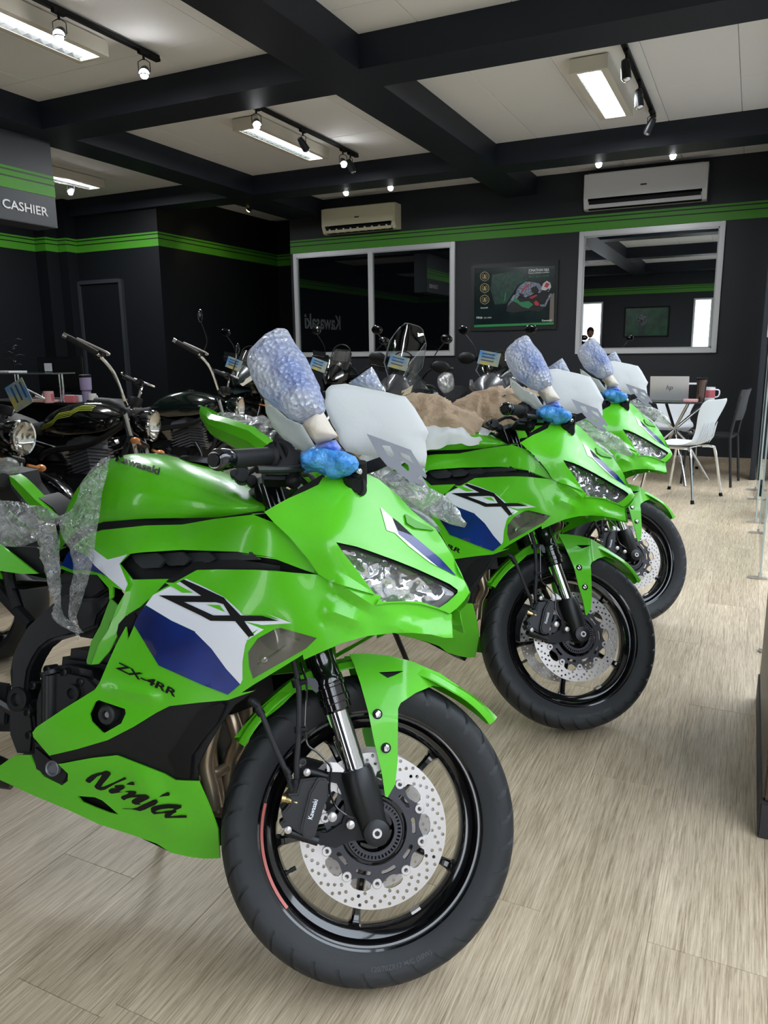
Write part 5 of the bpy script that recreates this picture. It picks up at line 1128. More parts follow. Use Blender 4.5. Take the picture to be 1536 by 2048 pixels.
def moto(pos, head, lean, steer, style, label, paint=PAINTB, bars=1.10, mirrors=True):
    p = (pos[0], pos[1], head, lean, steer); root = thing('motorcycle', (0, 0, 0), label, 'motorcycle', 'dark motorcycles behind the green ones'); root.matrix_local = pose_matrix(p); S = steer_matrix(steer)
    def A(nm, mb, m, st=False, ang=35):
        o = mb.obj(nm, m, root, ang)
        if st: o.matrix_local = S
        return o
    wb = 1.50 if style == 'cruiser' else 1.46; R = .315 if style != 'adv' else .33
    wheel(root, (0, 0, R), R, .06, S); wheel(root, (-wb, 0, .31), .31, .075, None, 'rear')
    f = lambda s, y: Vector((0, y, R))+AX*s
    for s in (-1, 1):
        A('fork_tube', MB().tube([f(.25, s*.10), f(.62, s*.10)], .0205, 16), CHROME if style == 'cruiser' else GLOSSB, True)
        A('fork_bottom', MB().tube([f(-.01, s*.10), f(.02, s*.10), f(.27, s*.10)], [.02, .029, .028], 16), SATIN, True)
    mb = MB(); mb.tube([f(.44, -.12), f(.44, .12)], .026, 10).tube([f(.62, -.12), f(.62, .12)], .022, 10); A('fork_clamps', mb, SATIN, True)
    mb = MB(); mb.lathe([(-.055, R+.02), (-.045, R+.035), (0, R+.042), (.045, R+.035), (.055, R+.02)], (0, 0, R), 'Y', 24, math.radians(35), math.radians(150)); A('front_fender', mb, paint, True)
    # bars
    bz = bars; g0 = f(.66, 0)
    up = Vector((-.02, 0, bz-g0.z)); 
    for s in (-1, 1):
        w0 = .41 if style != 'tourer' else .38
        e0 = Vector((-.50, s*w0, bz+.06)) if style == 'cruiser' else Vector((-.28, s*w0, bz)); e1 = e0+(Vector((.055, -s*.125, .005)) if style != 'cruiser' else Vector((.15, -s*.08, -.06))); m_ = Vector((g0.x+.0, s*.09, g0.z+.05))
        A('handlebar', MB().tube(smooth_path([g0+Vector((0, s*.03, .02)), m_, (e1+m_)/2+Vector((.01, 0, .03)), e1]), .011, 10), CHROME if style == 'cruiser' else SATIN, True)
        A('grip', MB().tube([e0, e0.lerp(e1, .1), e0.lerp(e1, .12), e1], [.015, .0175, .0165, .0175], 14), RUB2, True)
        A('bar_end', MB().tube([e0+(e0-e1)*.14, e0], [.0155, .0165], 14), CHROME if style != 'tourer' else SATIN, True)
        A('switch_housing', MB().box(e1+Vector((.0, -s*.03, 0)), (.045, .055, .045), bev=.008), PLASTIC, True)
        A('control_lever', MB().tube(smooth_path([e1+Vector((.05, -s*.02, 0)), e1+Vector((.075, s*.03, 0)), e0+Vector((.06, 0, -.004))]), .0065, 8), STEEL if style != 'adv' else SATIN, True)
        ms = e1+Vector((.03, -s*.02, .02)); mt = ms+Vector((-.01 if style == 'cruiser' else .05, s*.09, .20))
        if mirrors: A('mirror_stem', MB().tube(smooth_path([ms, ms+Vector((.02, s*.01, .09)), mt]), .005, 8), SATIN, True)
        if mirrors: A('mirror', MB().sphere(mt+Vector((0, s*.02, .04)), .058, 8, (.16, 1, .72) if style != 'cruiser' else (.16, .85, .85)), PAINTB, True)
        if style in ('adv',): A('hand_guard', MB().loft([[(e0.x+dx, e0.y+dy*s, e0.z+dz) for dz in (-.05, 0, .055)] for dx, dy in ((0, .01), (.06, -.0), (.105, -.06), (.10, -.16))]), PLASTIC, True)
        if style == 'tourer': A('hand_guard', MB().sphere(e0.lerp(e1, .5)+Vector((.09, 0, .01)), .085, 8, (.35, 1.1, .65)), PLASTIC, True)
        A('turn_signal', MB().sphere((f(.40, 0).x+.05, s*.20, f(.40, 0).z+.02), .026, 8, (1.2, .8, .8)).tube([(f(.40, 0).x+.04, s*.10, f(.40, 0).z+.02), (f(.40, 0).x+.05, s*.19, f(.40, 0).z+.02)], .008, 8), AMBER if style != 'tourer' else SMOKE, True)
    # frame, engine
    mb = MB()
    for s in (-1, 1): mb.tube(smooth_path([(-.22, s*.03, .86), (-.42, s*.12, .70), (-.80, s*.14, .62), (-.98, s*.13, .42)]), .020, 10).tube(smooth_path([(-.20, s*.03, .78), (-.26, s*.10, .45), (-.40, s*.12, .20), (-.90, s*.12, .22)]), .018, 10).tube([(-.80, s*.13, .62), (-1.35, s*.12, .72)], .015, 8)
    A('frame', mb, SATIN)
    A('engine_block', MB().box((-.62, 0, .38), (.42, .30, .26), bev=.03).box((-.72, 0, .46), (.24, .26, .2), bev=.03), SATIN)
    mb = MB(); Rm = Matrix.Rotation(math.radians(-18), 3, 'Y')
    for i in range(8): mb.box(Vector((-.52, 0, .50))+Rm @ Vector((0, 0, i*.022)), (.19, .22, .007), Rm)
    mb.box(Vector((-.52, 0, .50))+Rm @ Vector((0, 0, .09)), (.15, .18, .19), Rm); A('cylinder_fins', mb, GREY if style == 'cruiser' else SATIN)
    A('cylinder_head', MB().box(Vector((-.52, 0, .50))+Rm @ Vector((0, 0, .21)), (.17, .20, .06), Rm, bev=.012), GREY if style == 'cruiser' else SATIN)
    for s in (-1, 1):
        A('engine_cover', MB().lathe([(s*.14, 0.115), (s*.175, .108), (s*.185, .09), (s*.185, .052), (s*.192, .048), (s*.192, 0)], (-.68, 0, .40), 'Y', 32), GLOSSB)
        A('cover_ring', MB().lathe([(s*.188, .050), (s*.196, .048), (s*.196, .042), (s*.190, .040)], (-.68, 0, .40), 'Y', 28), STEEL)
    A('exhaust_pipe', MB().tube(smooth_path([(-.44, -.05, .55), (-.34, -.08, .42), (-.40, -.14, .26), (-.70, -.17, .22), (-1.0, -.18, .26)]), .020, 12).tube([(-1.0, -.18, .26), (-1.08, -.19, .28), (-1.5, -.21, .36)], [.03, .048, .046], 16), SATIN)
    mb = MB()
    for s in (-1, 1): mb.tube([(-.96, s*.11, .40), (-wb, s*.12, .31)], .024, 10).tube([(-1.12, s*.16, .62), (-wb+.03, s*.16, .34)], .022, 10)
    for s in (-1, 1):
        for k in range(8): mb.lathe([(0, .030), (.008, .034), (.016, .030)], (-1.14-.03*k, s*.16, .60-.03*k), 'Z', 14)
    A('swing_arm', mb, SATIN)
    A('rear_fender', MB().lathe([(-.09, .33), (-.07, .35), (0, .36), (.07, .35), (.09, .33)], (-wb, 0, .31), 'Y', 20, math.radians(30), math.radians(150)), paint)
    A('tail_lamp', MB().sphere((-wb-.24, 0, .62), .04, 8, (.5, 1.4, .8)), mat('tail_red'+label[:6], srgb(150, 20, 20), .2, 0, .5))
    # tank and seat
    tz = {'cruiser': .06, 'adv': .06, 'tourer': .04}[style]; tw = {'cruiser': .155, 'adv': .16, 'tourer': .17}[style]
    secs = []
    for x, zb, zt, w_ in ((-.93, .70, .735, .45), (-.90, .69, .78, .62), (-.82, .68, .84, .80), (-.70, .68, .885, .95), (-.56, .69, .905, 1.0), (-.44, .70, .90, .97), (-.34, .72, .875, .80), (-.27, .76, .84, .55), (-.24, .79, .815, .3)):
        h = zt-zb; secs.append([(x, -u*w_*tw, tz+zb+v*h) for u, v in ((.80, 0), (.95, .15), (1, .38), (.96, .6), (.8, .8), (.55, .92), (.27, .985), (0, 1))])
    tk = A('fuel_tank', MB().loft([s_+[(x, -y, z) for x, y, z in s_[-2::-1]] for s_ in secs], False, True), paint, False, 60)
    A('fuel_cap', MB().lathe([(tz+.895, .036), (tz+.912, .034), (tz+.914, .02), (tz+.914, 0)], (-.56, 0, 0), 'Z', 24), SATIN)
    mb = MB().loft([[(x, -w_, z-.09), (x, -w_*1.05, z-.03), (x, -w_*.8, z), (x, 0, z+.01), (x, w_*.8, z), (x, w_*1.05, z-.03), (x, w_, z-.09)] for x, z, w_ in ((-.88, tz+.77, .08), (-.98, tz+.745, .13), (-1.10, tz+.745, .15), (-1.20, tz+.79, .13), (-1.32, tz+.82, .12), (-1.52, tz+.83, .09))], False, True); A('seat', mb, SEATM, False, 60)
    A('side_cover', MB().loft([[(x, s, z) for x, z in ((-.80, .66), (-.88, .44), (-1.10, .46), (-1.12, .64))] for s in (-.16, .16)], True, True), paint)
    if style == 'cruiser':
        hx = .12
        A('headlight_bucket', MB().lathe([(hx-.12, .0), (hx-.115, .05), (hx-.06, .085), (hx, .092)], (f(.57, 0).x, 0, f(.57, 0).z), 'X', 32), paint, True)
        A('headlight_ring', MB().lathe([(hx, .092), (hx+.012, .098), (hx+.022, .094), (hx+.020, .084)], (f(.57, 0).x, 0, f(.57, 0).z), 'X', 36), CHROME, True)
        A('headlight_reflector', MB().lathe([(hx-.03, 0), (hx-.02, .04), (hx+.0, .07), (hx+.018, .085)], (f(.57, 0).x, 0, f(.57, 0).z), 'X', 36), GLASSL, True)
        A('headlight_lens', MB().lathe([(hx+.034, 0), (hx+.031, .04), (hx+.020, .085)], (f(.57, 0).x, 0, f(.57, 0).z), 'X', 36), LENS, True)
        A('speedometer', MB().lathe([(0, .0), (.0, .04), (.04, .045), (.05, .04), (.05, 0)], (f(.66, 0).x+.03, 0, f(.66, 0).z+.03), 'Z', 28), PLASTIC, True)
    else:
        adv = style == 'adv'; z0 = .98 if adv else .90
        W_ = .13 if adv else .185
        secs = []
        for x, zc, hz, w_ in ((.17, z0-.02, .03, .03), (.12, z0, .075, .6*W_), (.04, z0+.02, .12, .92*W_), (-.08, z0+.02, .16, 1.1*W_), (-.24, z0, .17, 1.15*W_)):
            secs.append([(x, u*w_, zc+v*hz) for u, v in ((0, -1), (-.55, -.85), (-.95, -.35), (-1, .1), (-.7, .6), (-.3, .95), (0, 1.05))])
        A('front_fairing', MB().loft([s_+[(x, -y, z) for x, y, z in s_[-2:0:-1]] for s_ in secs], True, True), PAINTS if not adv else paint, False, 20)
        for s in (-1, 1):
            q = [(.135, s*.025, z0-.035), (.075, s*W_*.80, z0+.035), (.03, s*W_*1.0, z0+.075), (.045, s*W_*.95, z0-.0), (.115, s*.06, z0-.065)]
            L_ = MB().add([(x+.022, y*1.03, z) for x, y, z in q]+[(x-.03, y, z) for x, y, z in q], [(0, 1, 2, 3, 4)]+[(i, (i+1) % 5, 5+(i+1) % 5, 5+i) for i in range(5)])
            A('headlight', L_, GLASSL, False, 10)
            for yy in (.4, .65): A('headlight_projector', MB().sphere((.11-.06*yy, s*W_*yy, z0+.0), .022, 6), CHROME)
            A('side_shroud', MB().loft([[(x, s*w_, z) for x, z in pr] for w_, pr in ((.15, ((.0, z0), (-.30, z0+.05), (-.62, z0-.12), (-.40, z0-.32), (-.10, z0-.20))), (.20, ((-.06, z0-.03), (-.30, z0), (-.52, z0-.14), (-.38, z0-.26), (-.16, z0-.18))))], True, True), paint, False, 20)
        if adv:
            A('beak', MB().loft([[(x, -w_, z-.01), (x, 0, z+.012), (x, w_, z-.01)] for x, z, w_ in ((.24, z0-.14, .03), (.12, z0-.11, .09), (-.02, z0-.10, .12))]), paint)
            A('wind_deflector', MB().loft([[(x-.05*u*u, u*w_, z) for u in (-1, -.5, 0, .5, 1)] for x, z, w_ in ((.06, z0+.10, .12), (.0, z0+.20, .13), (-.05, z0+.30, .09))]), SMOKE)
        else:
            hgt = .50 if style == 'tourer' and 'windshield' in label else .24
            secs = [[(x-.09*u*u, u*w_, z-.02*u*u) for u in (-1, -.8, -.5, -.2, 0, .2, .5, .8, 1)] for x, z, w_ in ((.04, z0+.10, .11), (.0, z0+.10+hgt*.3, .20), (-.06, z0+.10+hgt*.7, .19), (-.10, z0+.10+hgt*.95, .12), (-.105, z0+.10+hgt, .08))]
            l_ = MB().loft(secs); V, F = shell(l_.v, l_.f, (-.004, 0, 0)); A('windscreen', MB().add(V, F), SCREEN, False, 60)
            edge = [Vector(p) for p in [secs[k][0] for k in range(5)]+[secs[4][k] for k in range(1, 8)]+[secs[k][8] for k in range(4, -1, -1)]]; A('windscreen_edge', MB().tube(edge, .003, 6), GREY)
        A('instrument_panel', MB().box((-.09, 0, z0+.22), (.03, .20, .13), Matrix.Rotation(math.radians(-30), 3, 'Y'), bev=.01), PLASTIC)
        A('screen_frame', MB().tube(smooth_path([(-.04, -.10, z0+.12), (-.08, -.10, z0+.28), (-.10, -.04, z0+.34), (-.10, .04, z0+.34), (-.08, .10, z0+.28), (-.04, .10, z0+.12)]), .006, 8), PLASTIC)
    return root, A
r1, A_ = moto((-3.19, 3.42), 0, 10, 22, 'cruiser', 'black cruiser motorcycle with thin yellow tank stripes', PAINTB, 1.17, False)
# yellow stripes on its tank
def on_tank(x, v, o=.003):
    st = ((-.93, .70, .735, .45), (-.90, .69, .78, .62), (-.82, .68, .84, .80), (-.70, .68, .885, .95), (-.56, .69, .905, 1.0), (-.44, .70, .90, .97), (-.34, .72, .875, .80), (-.27, .76, .84, .55))
    cv = ((0, .80), (.15, .95), (.38, 1), (.6, .96), (.8, .8), (.92, .55), (1, 0))
    for a, b in zip(st, st[1:]):
        if a[0] <= x <= b[0]:
            t = (x-a[0])/(b[0]-a[0]); zb, zt, w_ = [a[i]+(b[i]-a[i])*t for i in (1, 2, 3)]; break
    for a, b in zip(cv, cv[1:]):
        if a[0] <= v <= b[0]: u = a[1]+(b[1]-a[1])*(v-a[0])/(b[0]-a[0])
    return (x, -(u*w_*.155+o), zb+v*(zt-zb)+o*.6+.06)
for k in range(4):
    path = [(-.90, .16), (-.80, .24), (-.74, .30), (-.69, .47), (-.58, .50), (-.52, .66), (-.40, .69)]; mb = MB(); pts = []
    for a, b in zip(path, path[1:]):
        for t in range(6): pts.append((a[0]+(b[0]-a[0])*t/6, a[1]+(b[1]-a[1])*t/6))
    P0 = [on_tank(x, v+k*.052) for x, v in pts]; P1_ = [on_tank(x, v+k*.052+.026) for x, v in pts]
    A_('tank_stripe', mb.add(P0+P1_, [(i, i+1, len(pts)+i+1, len(pts)+i) for i in range(len(pts)-1)]), STRIPEY, False, 180)
moto((-3.38, 2.62), -4, 10, 18, 'cruiser', 'black roadster motorcycle with large chrome ringed headlight at the left edge', PAINTB, 1.12, False)
moto((-3.50, 4.75), 0, 10, 18, 'cruiser', 'dark green tanked cruiser motorcycle left of the bubble wrapped mirror', PAINTG, 1.17)
rk, Ak = moto((-5.02, 6.85), -86, 6, 8, 'adv', 'dark adventure motorcycle with white letters on its shroud and card, left in the rear row', mat('dark_teal_paint', srgb(22, 36, 36), .3, 0, .4), 1.16)
for s_, h_, dz, m_ in (('KLR', .075, 0, WHITE), ('650', .045, -.055, mat('lettering_red', srgb(180, 40, 40), .4))):
    v, f = text2d(s_, h_, .002, .2); Ak('shroud_lettering', MB().add([(-.10-p[0], .206, .86+dz+p[1]) for p in v], f), m_, False, 180)
moto((-4.02, 7.08), -86, 6, 8, 'adv', 'black adventure motorcycle with hand guards, behind the nearest bubble wrapped mirror', PAINTB, 1.16)
moto((-3.02, 6.42), -93, 6, 5, 'tourer', 'graphite touring motorcycle with tall clear windshield', PAINTB, 1.14)
moto((-2.16, 6.55), -93, 6, -12, 'tourer', 'graphite touring motorcycle with low screen, below the framed poster', PAINTB, 1.16)
# price cards
def card(px, py, Y, ang, label, w_=.185, h_=.115, tilt=12):
    p = ony(px, py, Y); t = tag(thing('price_card', tuple(p)), label, 'card', 'price cards on the motorcycles')
    R_ = Matrix.Rotation(math.radians(ang), 3, 'Y') @ Matrix.Rotation(math.radians(-tilt), 3, 'X')
    MB().box((0, 0, 0), (w_, .004, h_), R_).obj('card_sheet', CARD1, t)
    mb = MB()
    for k in range(3): mb.box(R_ @ Vector((-.01, -.0035, .035-.028*k)), (w_*.62, .002, .009), R_)
    mb.obj('card_print', mat('card_ink'+str(px), srgb(30, 80, 120), .5), t)
card(468, 728, 6.60, 18, 'blue and yellow card on the leftmost bike of the rear row'); card(637, 730, 6.84, 18, 'blue and yellow card on the bike behind the bubble wrap')
card(797, 725, 6.20, 14, 'blue and yellow card below the tall windshield'); card(978, 717, 6.33, 10, 'blue and yellow card on the touring bike below the poster'); card(38, 790, 2.56, 62, 'blue and yellow card at the left edge, above the round headlight', .13, .11)
# part of a further green motorcycle left of the nearest one
gm = tag(thing('motorcycle', (-2.9, 1.95, 0)), 'green motorcycle mostly hidden behind the nearest one, its tail at the left edge', 'motorcycle')
def wp(pts, Y): return [tuple(Vector(ony(x, y, Y))-Vector((-2.9, 1.95, 0))) for x, y in pts]
def slab(nm, pts, Y, th, m, par=gm, inset=.03):
    a = wp(pts, Y); c = sum((Vector(p) for p in a), Vector())/len(a); b = [tuple(Vector(p).lerp(c, inset)+Vector((0, th*.5, 0))) for p in a]; d = [tuple(Vector(p)+Vector((0, th, 0))) for p in a]
    return MB().loft([a, b, d], True, True).obj(nm, m, par, 25)
slab('tail_cowl', cA([(48, 195), (80, 215), (130, 262), (190, 325), (262, 385), (300, 430), (230, 440), (170, 370), (110, 300), (60, 240)]), 1.92, .05, GREEN)
slab('seat', cA([(-60, 170), (40, 190), (60, 260), (110, 330), (190, 400), (60, 420), (-60, 400)]), 1.94, .14, SEATM)
slab('under_tail', cA([(262, 385), (200, 310), (215, 318), (290, 372), (322, 415), (310, 430)]), 1.94, .10, PLASTIC)
p = Vector(ony(6, 962, 1.90))-Vector((-2.9, 1.95, 0)); mb = MB().tube([p+Vector((-.16, .05, .02)), p+Vector((0, 0, 0)), p+Vector((.004, -.001, 0))], [.030, .030, .022], 20); mb.obj('grip', RUB2, gm)
mb = MB()
mb.sphere(p+Vector((-.03, .05, .045)), .045, 10, (1.1, .8, .8)); mb.obj('film_wrap', SHEET, gm, 180)
wheel(gm, (.12, .06, .31), .31, .07, None, 'rear', 5)
MB().tube([(.12, .10, .31), (-.45, .10, .44)], .03, 10).tube([(.12, .0, .31), (-.45, -.0, .44)], .03, 10).box((-.42, .06, .46), (.3, .2, .28), bev=.03).obj('swing_arm', SATIN, gm)
MB().tube([(-.42, .06, .52), (-.26, .06, .70), (-.05, .06, .82)], .03, 10).obj('subframe', SATIN, gm)
# ---------------- loose covers
def world_obj(name, mb, m, M, ang=180):
    mb.v = [tuple(M @ Vector(p)) for p in mb.v]; return mb.obj(name, m, None, ang)
fl = pillow(cA([(-120, 345), (0, 335), (120, 342), (250, 372), (325, 420), (385, 395), (300, 480), (220, 480), (195, 560), (120, 590), (0, 585), (-120, 600)]), -.165, .012, .014, 7, seed=21, freq=16, back=False, edge=30)
f2 = pillow(cA([(325, 420), (385, 390), (420, 330), (445, 235), (500, 160), (550, 112), (600, 92), (590, 160), (560, 320), (530, 500), (512, 640), (480, 780), (450, 880), (425, 960), (440, 1060), (430, 1100), (400, 1050), (380, 960), (385, 820), (400, 700), (380, 600), (340, 520)]), lambda x, y: -.215, .008, .018, 6, seed=22, freq=24, back=False, edge=20)
f3 = pillow(cA([(195, 470), (260, 450), (300, 470), (330, 560), (325, 680), (335, 800), (330, 900), (350, 960), (440, 1040), (460, 1060), (415, 1060), (340, 1020), (285, 985), (300, 900), (270, 790), (225, 640)]), -.205, .014, .014, 6, seed=23, freq=34, back=True, edge=20)
fl.add(f2.v, f2.f); fl.add(f3.v, f3.f)
tag(world_obj('plastic_film', fl, film('bunched_film', (.97, .98, .99, 1), .30, .06, 38, 1.0, dist=.06, body=srgb(226, 230, 234), bodyfac=.22), M1), 'clear film bunched over seat and tank rear of the nearest green bike', 'plastic film')
def drape(M, prof, label, seed, name='paper_cover', m=KRAFT, wr=.022, cat='paper cover', rim=True):
    NU, NV = 70, 44; V = []
    for i in range(NU+1):
        x = prof[0][0]+(prof[-1][0]-prof[0][0])*i/NU
        for a, b in zip(prof, prof[1:]):
            if min(a[0], b[0])-1e-9 <= x <= max(a[0], b[0])+1e-9: t = (x-a[0])/(b[0]-a[0]); zt, w_, dn = [a[k]+(b[k]-a[k])*t for k in (1, 2, 3)]; break
        for j in range(NV+1):
            u = -1+2*j/NV; c = math.copysign(min(1, abs(u)*1.35), u); y = c*w_*(1-.12*max(0, abs(u)-.74)); z = zt-dn*max(0, (abs(u)-.25)/.75)**1.7-.03*c*c
            p = Vector((x, y, z)); n_ = noise.fractal(Vector((x*7+seed, y*7, z*5)), 1, 2, 3); n2 = .6-abs(noise.noise(Vector((x*16+seed, y*11, 0))))*2
            V.append((x+n_*.012, y*(1+n_*.12), z+(n_*wr+n2*wr*1.6)*(1-.5*abs(u))))
    n = NV+1; F = [(i*n+j, i*n+j+1, (i+1)*n+j+1, (i+1)*n+j) for i in range(NU) for j in range(NV)]
    return tag(world_obj(name, MB().add(V, F), m, M, 60), label, cat)
M2, M3 = pose_matrix(POSE[1]), pose_matrix(POSE[2])
TP = ((-.33, 1.0, .17, .02), (-.40, 1.04, .205, .05), (-.50, 1.08, .22, .12), (-.60, 1.095, .20, .19), (-.74, 1.07, .17, .24), (-.88, .97, .17, .20))
drape(M2, TP, 'brown kraft paper over the tank of the middle green bike', 3)
drape(M3, ((-.33, 1.01, .16, .06), (-.42, 1.05, .20, .14), (-.55, 1.075, .20, .22), (-.72, 1.055, .18, .24), (-.88, .99, .17, .22), (-1.05, .93, .16, .16)), 'brown kraft paper over the tank of the farthest green bike', 11)
# white lining edge under the paper of the middle bike
drape(M2, ((-.30, .975, .165, .03), (-.40, 1.015, .208, .075), (-.50, 1.05, .223, .145), (-.60, 1.06, .205, .215), (-.74, 1.03, .175, .27)), 'white liner edge under the brown paper of the middle bike', 5, 'paper_liner', mat('liner_white', srgb(226, 228, 228), .6), .008, 'liner')
drape(M2, ((-.98, .87, .17, .04), (-1.08, .91, .15, .05), (-1.14, .99, .12, .05), (-1.25, 1.015, .115, .05), (-1.38, 1.03, .10, .05), (-1.45, 1.02, .07, .04)), 'clear plastic over the rear seat of the middle green bike', 8, 'plastic_cover', CLING, .014, 'plastic cover')
# clear bag on the hand guard between the two touring bikes
pc = MB(); P0 = Vector(ony(893, 765, 6.35))
pc.sphere((0, 0, 0), .08, 16, (1.0, .7, 1.1)); pc.v = [tuple(Vector(v)*(1+.22*noise.noise(Vector(v)*18))) for v in pc.v]
t = tag(pc.obj('plastic_bag', CLING, None, 60), 'clear plastic bag hanging between the two touring bikes', 'plastic bag'); t.location = P0

# ================================================================== table corner on the right
def chair_shell(root, m):
    secs = []
    for t, x, z, w_, cv in ((0, .235, .445, .19, .0), (.1, .225, .462, .205, .004), (.3, .12, .455, .215, .012), (.5, 0, .447, .215, .016), (.65, -.10, .450, .205, .02), (.72, -.155, .468, .19, .03), (.78, -.185, .51, .165, .035), (.84, -.200, .57, .150, .035), (.88, -.215, .63, .165, .035), (.92, -.235, .70, .20, .035), (.96, -.258, .77, .225, .035), (.985, -.275, .82, .215, .03), (1, -.282, .838, .17, .025)):
        secs.append([(x+(cv*u*u if z > .5 else 0)+(.0 if z > .5 else 0), u*w_, z+(cv*u*u if z <= .5 else 0)) for u in (-1, -.85, -.6, -.3, 0, .3, .6, .85, 1)])
    l_ = MB().loft(secs); V, F = shell(l_.v, l_.f, (.0, 0, -.006)); o = MB().add(V, F).obj('seat_shell', m, root, 60)
    s = o.modifiers.new('s', 'SUBSURF'); s.levels = 1; s.render_levels = 1
    for k in range(7):
        y = (k-3)*.036; MB().tube([(-.165, y, .468), (-.196, y*1.0, .52), (-.212, y*.97, .60), (-.222, y*1.05, .645)], [.002, .0065, .0065, .002], 8).obj('back_rib', m, root)
def chair(x, y, rz, label, m, lm, g):
    t = thing('chair', (x, y, 0), label, 'chair', g, math.radians(rz)); chair_shell(t, m)
    for sx, sy in ((1, 1), (1, -1), (-1, 1), (-1, -1)):
        MB().tube(smooth_path([(sx*.10, sy*.12, .432), (sx*.15, sy*.19, .425), (sx*.175, sy*.215, .38), (sx*.235, sy*.25, .012)]), .0115, 10).obj('leg', lm, t)
        MB().tube([(sx*.231, sy*.248, .03), (sx*.237, sy*.251, 0)], [.014, .016], 12).obj('rubber_foot', BLK, t)
    MB().tube([(-.12, -.15, .43), (.12, -.15, .43)], .009, 8).tube([(-.12, .15, .43), (.12, .15, .43)], .009, 8).box((0, 0, .438), (.22, .22, .008)).obj('seat_frame', lm, t)
    return t
WSH = mat('white_chair_plastic', srgb(226, 228, 232), .4); WG = 'chairs round the small table'
chair(-.47, 6.86, 157, 'white plastic chair with chrome legs, nearest, its back to the glass', WSH, CHROME, WG)
chair(-.70, 8.32, -92, 'white plastic chair behind the small table, facing the viewer', WSH, CHROME, WG)
bc = thing('chair', (-.28, 7.72, 0), 'black stacking chair to the right of the small table', 'chair', WG, math.radians(172))
BP = mat('black_chair_plastic', srgb(22, 24, 27), .45)
MB().box((0, 0, .45), (.40, .42, .022), bev=.01).obj('seat', BP, bc)
l_ = MB().loft([[(x-.04*(1-u*u), u*w_, z) for u in (-1, -.6, -.2, .2, .6, 1)] for x, z, w_ in ((-.20, .60, .19), (-.22, .68, .21), (-.235, .80, .215), (-.25, .865, .235), (-.255, .875, .235))]); V, F = shell(l_.v, l_.f, (.012, 0, 0)); MB().add(V, F).obj('backrest', BP, bc, 60)
for sx, sy in ((1, 1), (1, -1)): MB().tube([(sx*.18, sy*.19, .44), (sx*.21, sy*.21, 0)], .011, 8).obj('leg', BP, bc)
for sy in (1, -1): MB().tube([(-.24, sy*.195, .82), (-.18, sy*.20, .46), (-.22, sy*.21, 0)], .012, 8).obj('leg', BP, bc)
tb_ = thing('table', (-.62, 7.72, 0), 'small round dark glass table with crossed chrome legs by the back wall', 'table')
MB().lathe([(.755, 0), (.755, .43), (.760, .44), (.767, .44), (.772, .43), (.772, 0)], (0, 0, 0), 'Z', 64).obj('table_top', mat('dark_glass', srgb(28, 34, 34), .06, 0, .6), tb_)
for a in (25, 115, 205, 295):
    c, s = math.cos(math.radians(a)), math.sin(math.radians(a)); MB().tube([(c*.30, s*.30, .755), (-c*.10, -s*.10, .40), (-c*.36, -s*.36, .0)], .014, 12).obj('leg', CHROME, tb_)
def at_(px, Y): return ony(px, 800, Y)[0]
lp = tag(thing('laptop', (-.67, 7.52, .772)), 'open silver laptop on the small table, its lid towards the viewer', 'laptop')
SIL = mat('laptop_silver', srgb(206, 207, 208), .35, .5)
MB().box((0, .12, .009), (.33, .23, .016), bev=.004).obj('base', SIL, lp); MB().box((0, -.02, .115), (.335, .007, .215), Matrix.Rotation(math.radians(14), 3, 'X'), bev=.002).obj('lid', SIL, lp)
v, f = text2d('hp', .06, .0, .25, 'CENTER'); R_ = Matrix.Rotation(math.radians(14), 3, 'X'); MB().add([tuple(Vector((0, -.02, .115))+R_ @ Vector((p[0], -.0045, p[1]-.015))) for p in v], f).obj('lid_mark', DGREY, lp, 180)
tu = tag(thing('tumbler', (-.395, 7.48, .772)), 'tall dark metallic tumbler with straw on the small table', 'tumbler')
MB().lathe([(0, 0), (0, .030), (.01, .033), (.19, .046), (.19, 0)], (0, 0, 0), 'Z', 32).obj('cup', mat('tumbler_bronze', srgb(112, 96, 90), .2, .8), tu); MB().lathe([(.19, .047), (.205, .048), (.21, .04), (.21, 0)], (0, 0, 0), 'Z', 32).obj('cup_lid', BLK, tu); MB().tube([(0, 0, .20), (.004, 0, .26)], .004, 8).obj('straw', BLK, tu)
def mug(x, y, z, label, col, s=1, band=None, ang=0, g='mugs'):
    t = tag(thing('mug', (x, y, z)), label, 'mug', g); t.rotation_euler[2] = ang
    MB().lathe([(.004*s, 0), (0, .036*s), (.006*s, .041*s), (.095*s, .041*s), (.095*s, .037*s), (.012*s, .035*s), (.010*s, 0)], (0, 0, 0), 'Z', 28).obj('cup', mat('mug_'+str(round(x*100)), col, .2, 0, .5), t)
    MB().tube(smooth_path([(.038*s, 0, .078*s), (.066*s, 0, .072*s), (.070*s, 0, .045*s), (.060*s, 0, .026*s), (.038*s, 0, .022*s)]), .005*s, 8).obj('handle', WHITE, t)
    if band: MB().lathe([(.02*s, .0416*s), (.075*s, .0416*s)], (0, 0, 0), 'Z', 28, PI*.9, PI*1.9).obj('print_band', mat('mug_band_'+str(round(x*100)), band, .4), t)
mug(-.335, 7.62, .772, 'white mug with red print beside the tumbler on the small table', srgb(230, 228, 228), 1.25, srgb(186, 92, 100), .2)
ph = MB().box((0, 0, .07), (.075, .012, .14), Matrix.Rotation(math.radians(-12), 3, 'X'), bev=.004).obj('phone', BLK); ph.location = (-.475, 7.62, .774); tag(ph, 'black phone leaning behind the tumbler', 'phone')
tb2 = MB().box((0, 0, .075), (.12, .05, .15), bev=.004).obj('tissue_box', WSH); tb2.location = (-.50, 7.80, .772); tag(tb2, 'white box behind the tumbler on the small table', 'box')
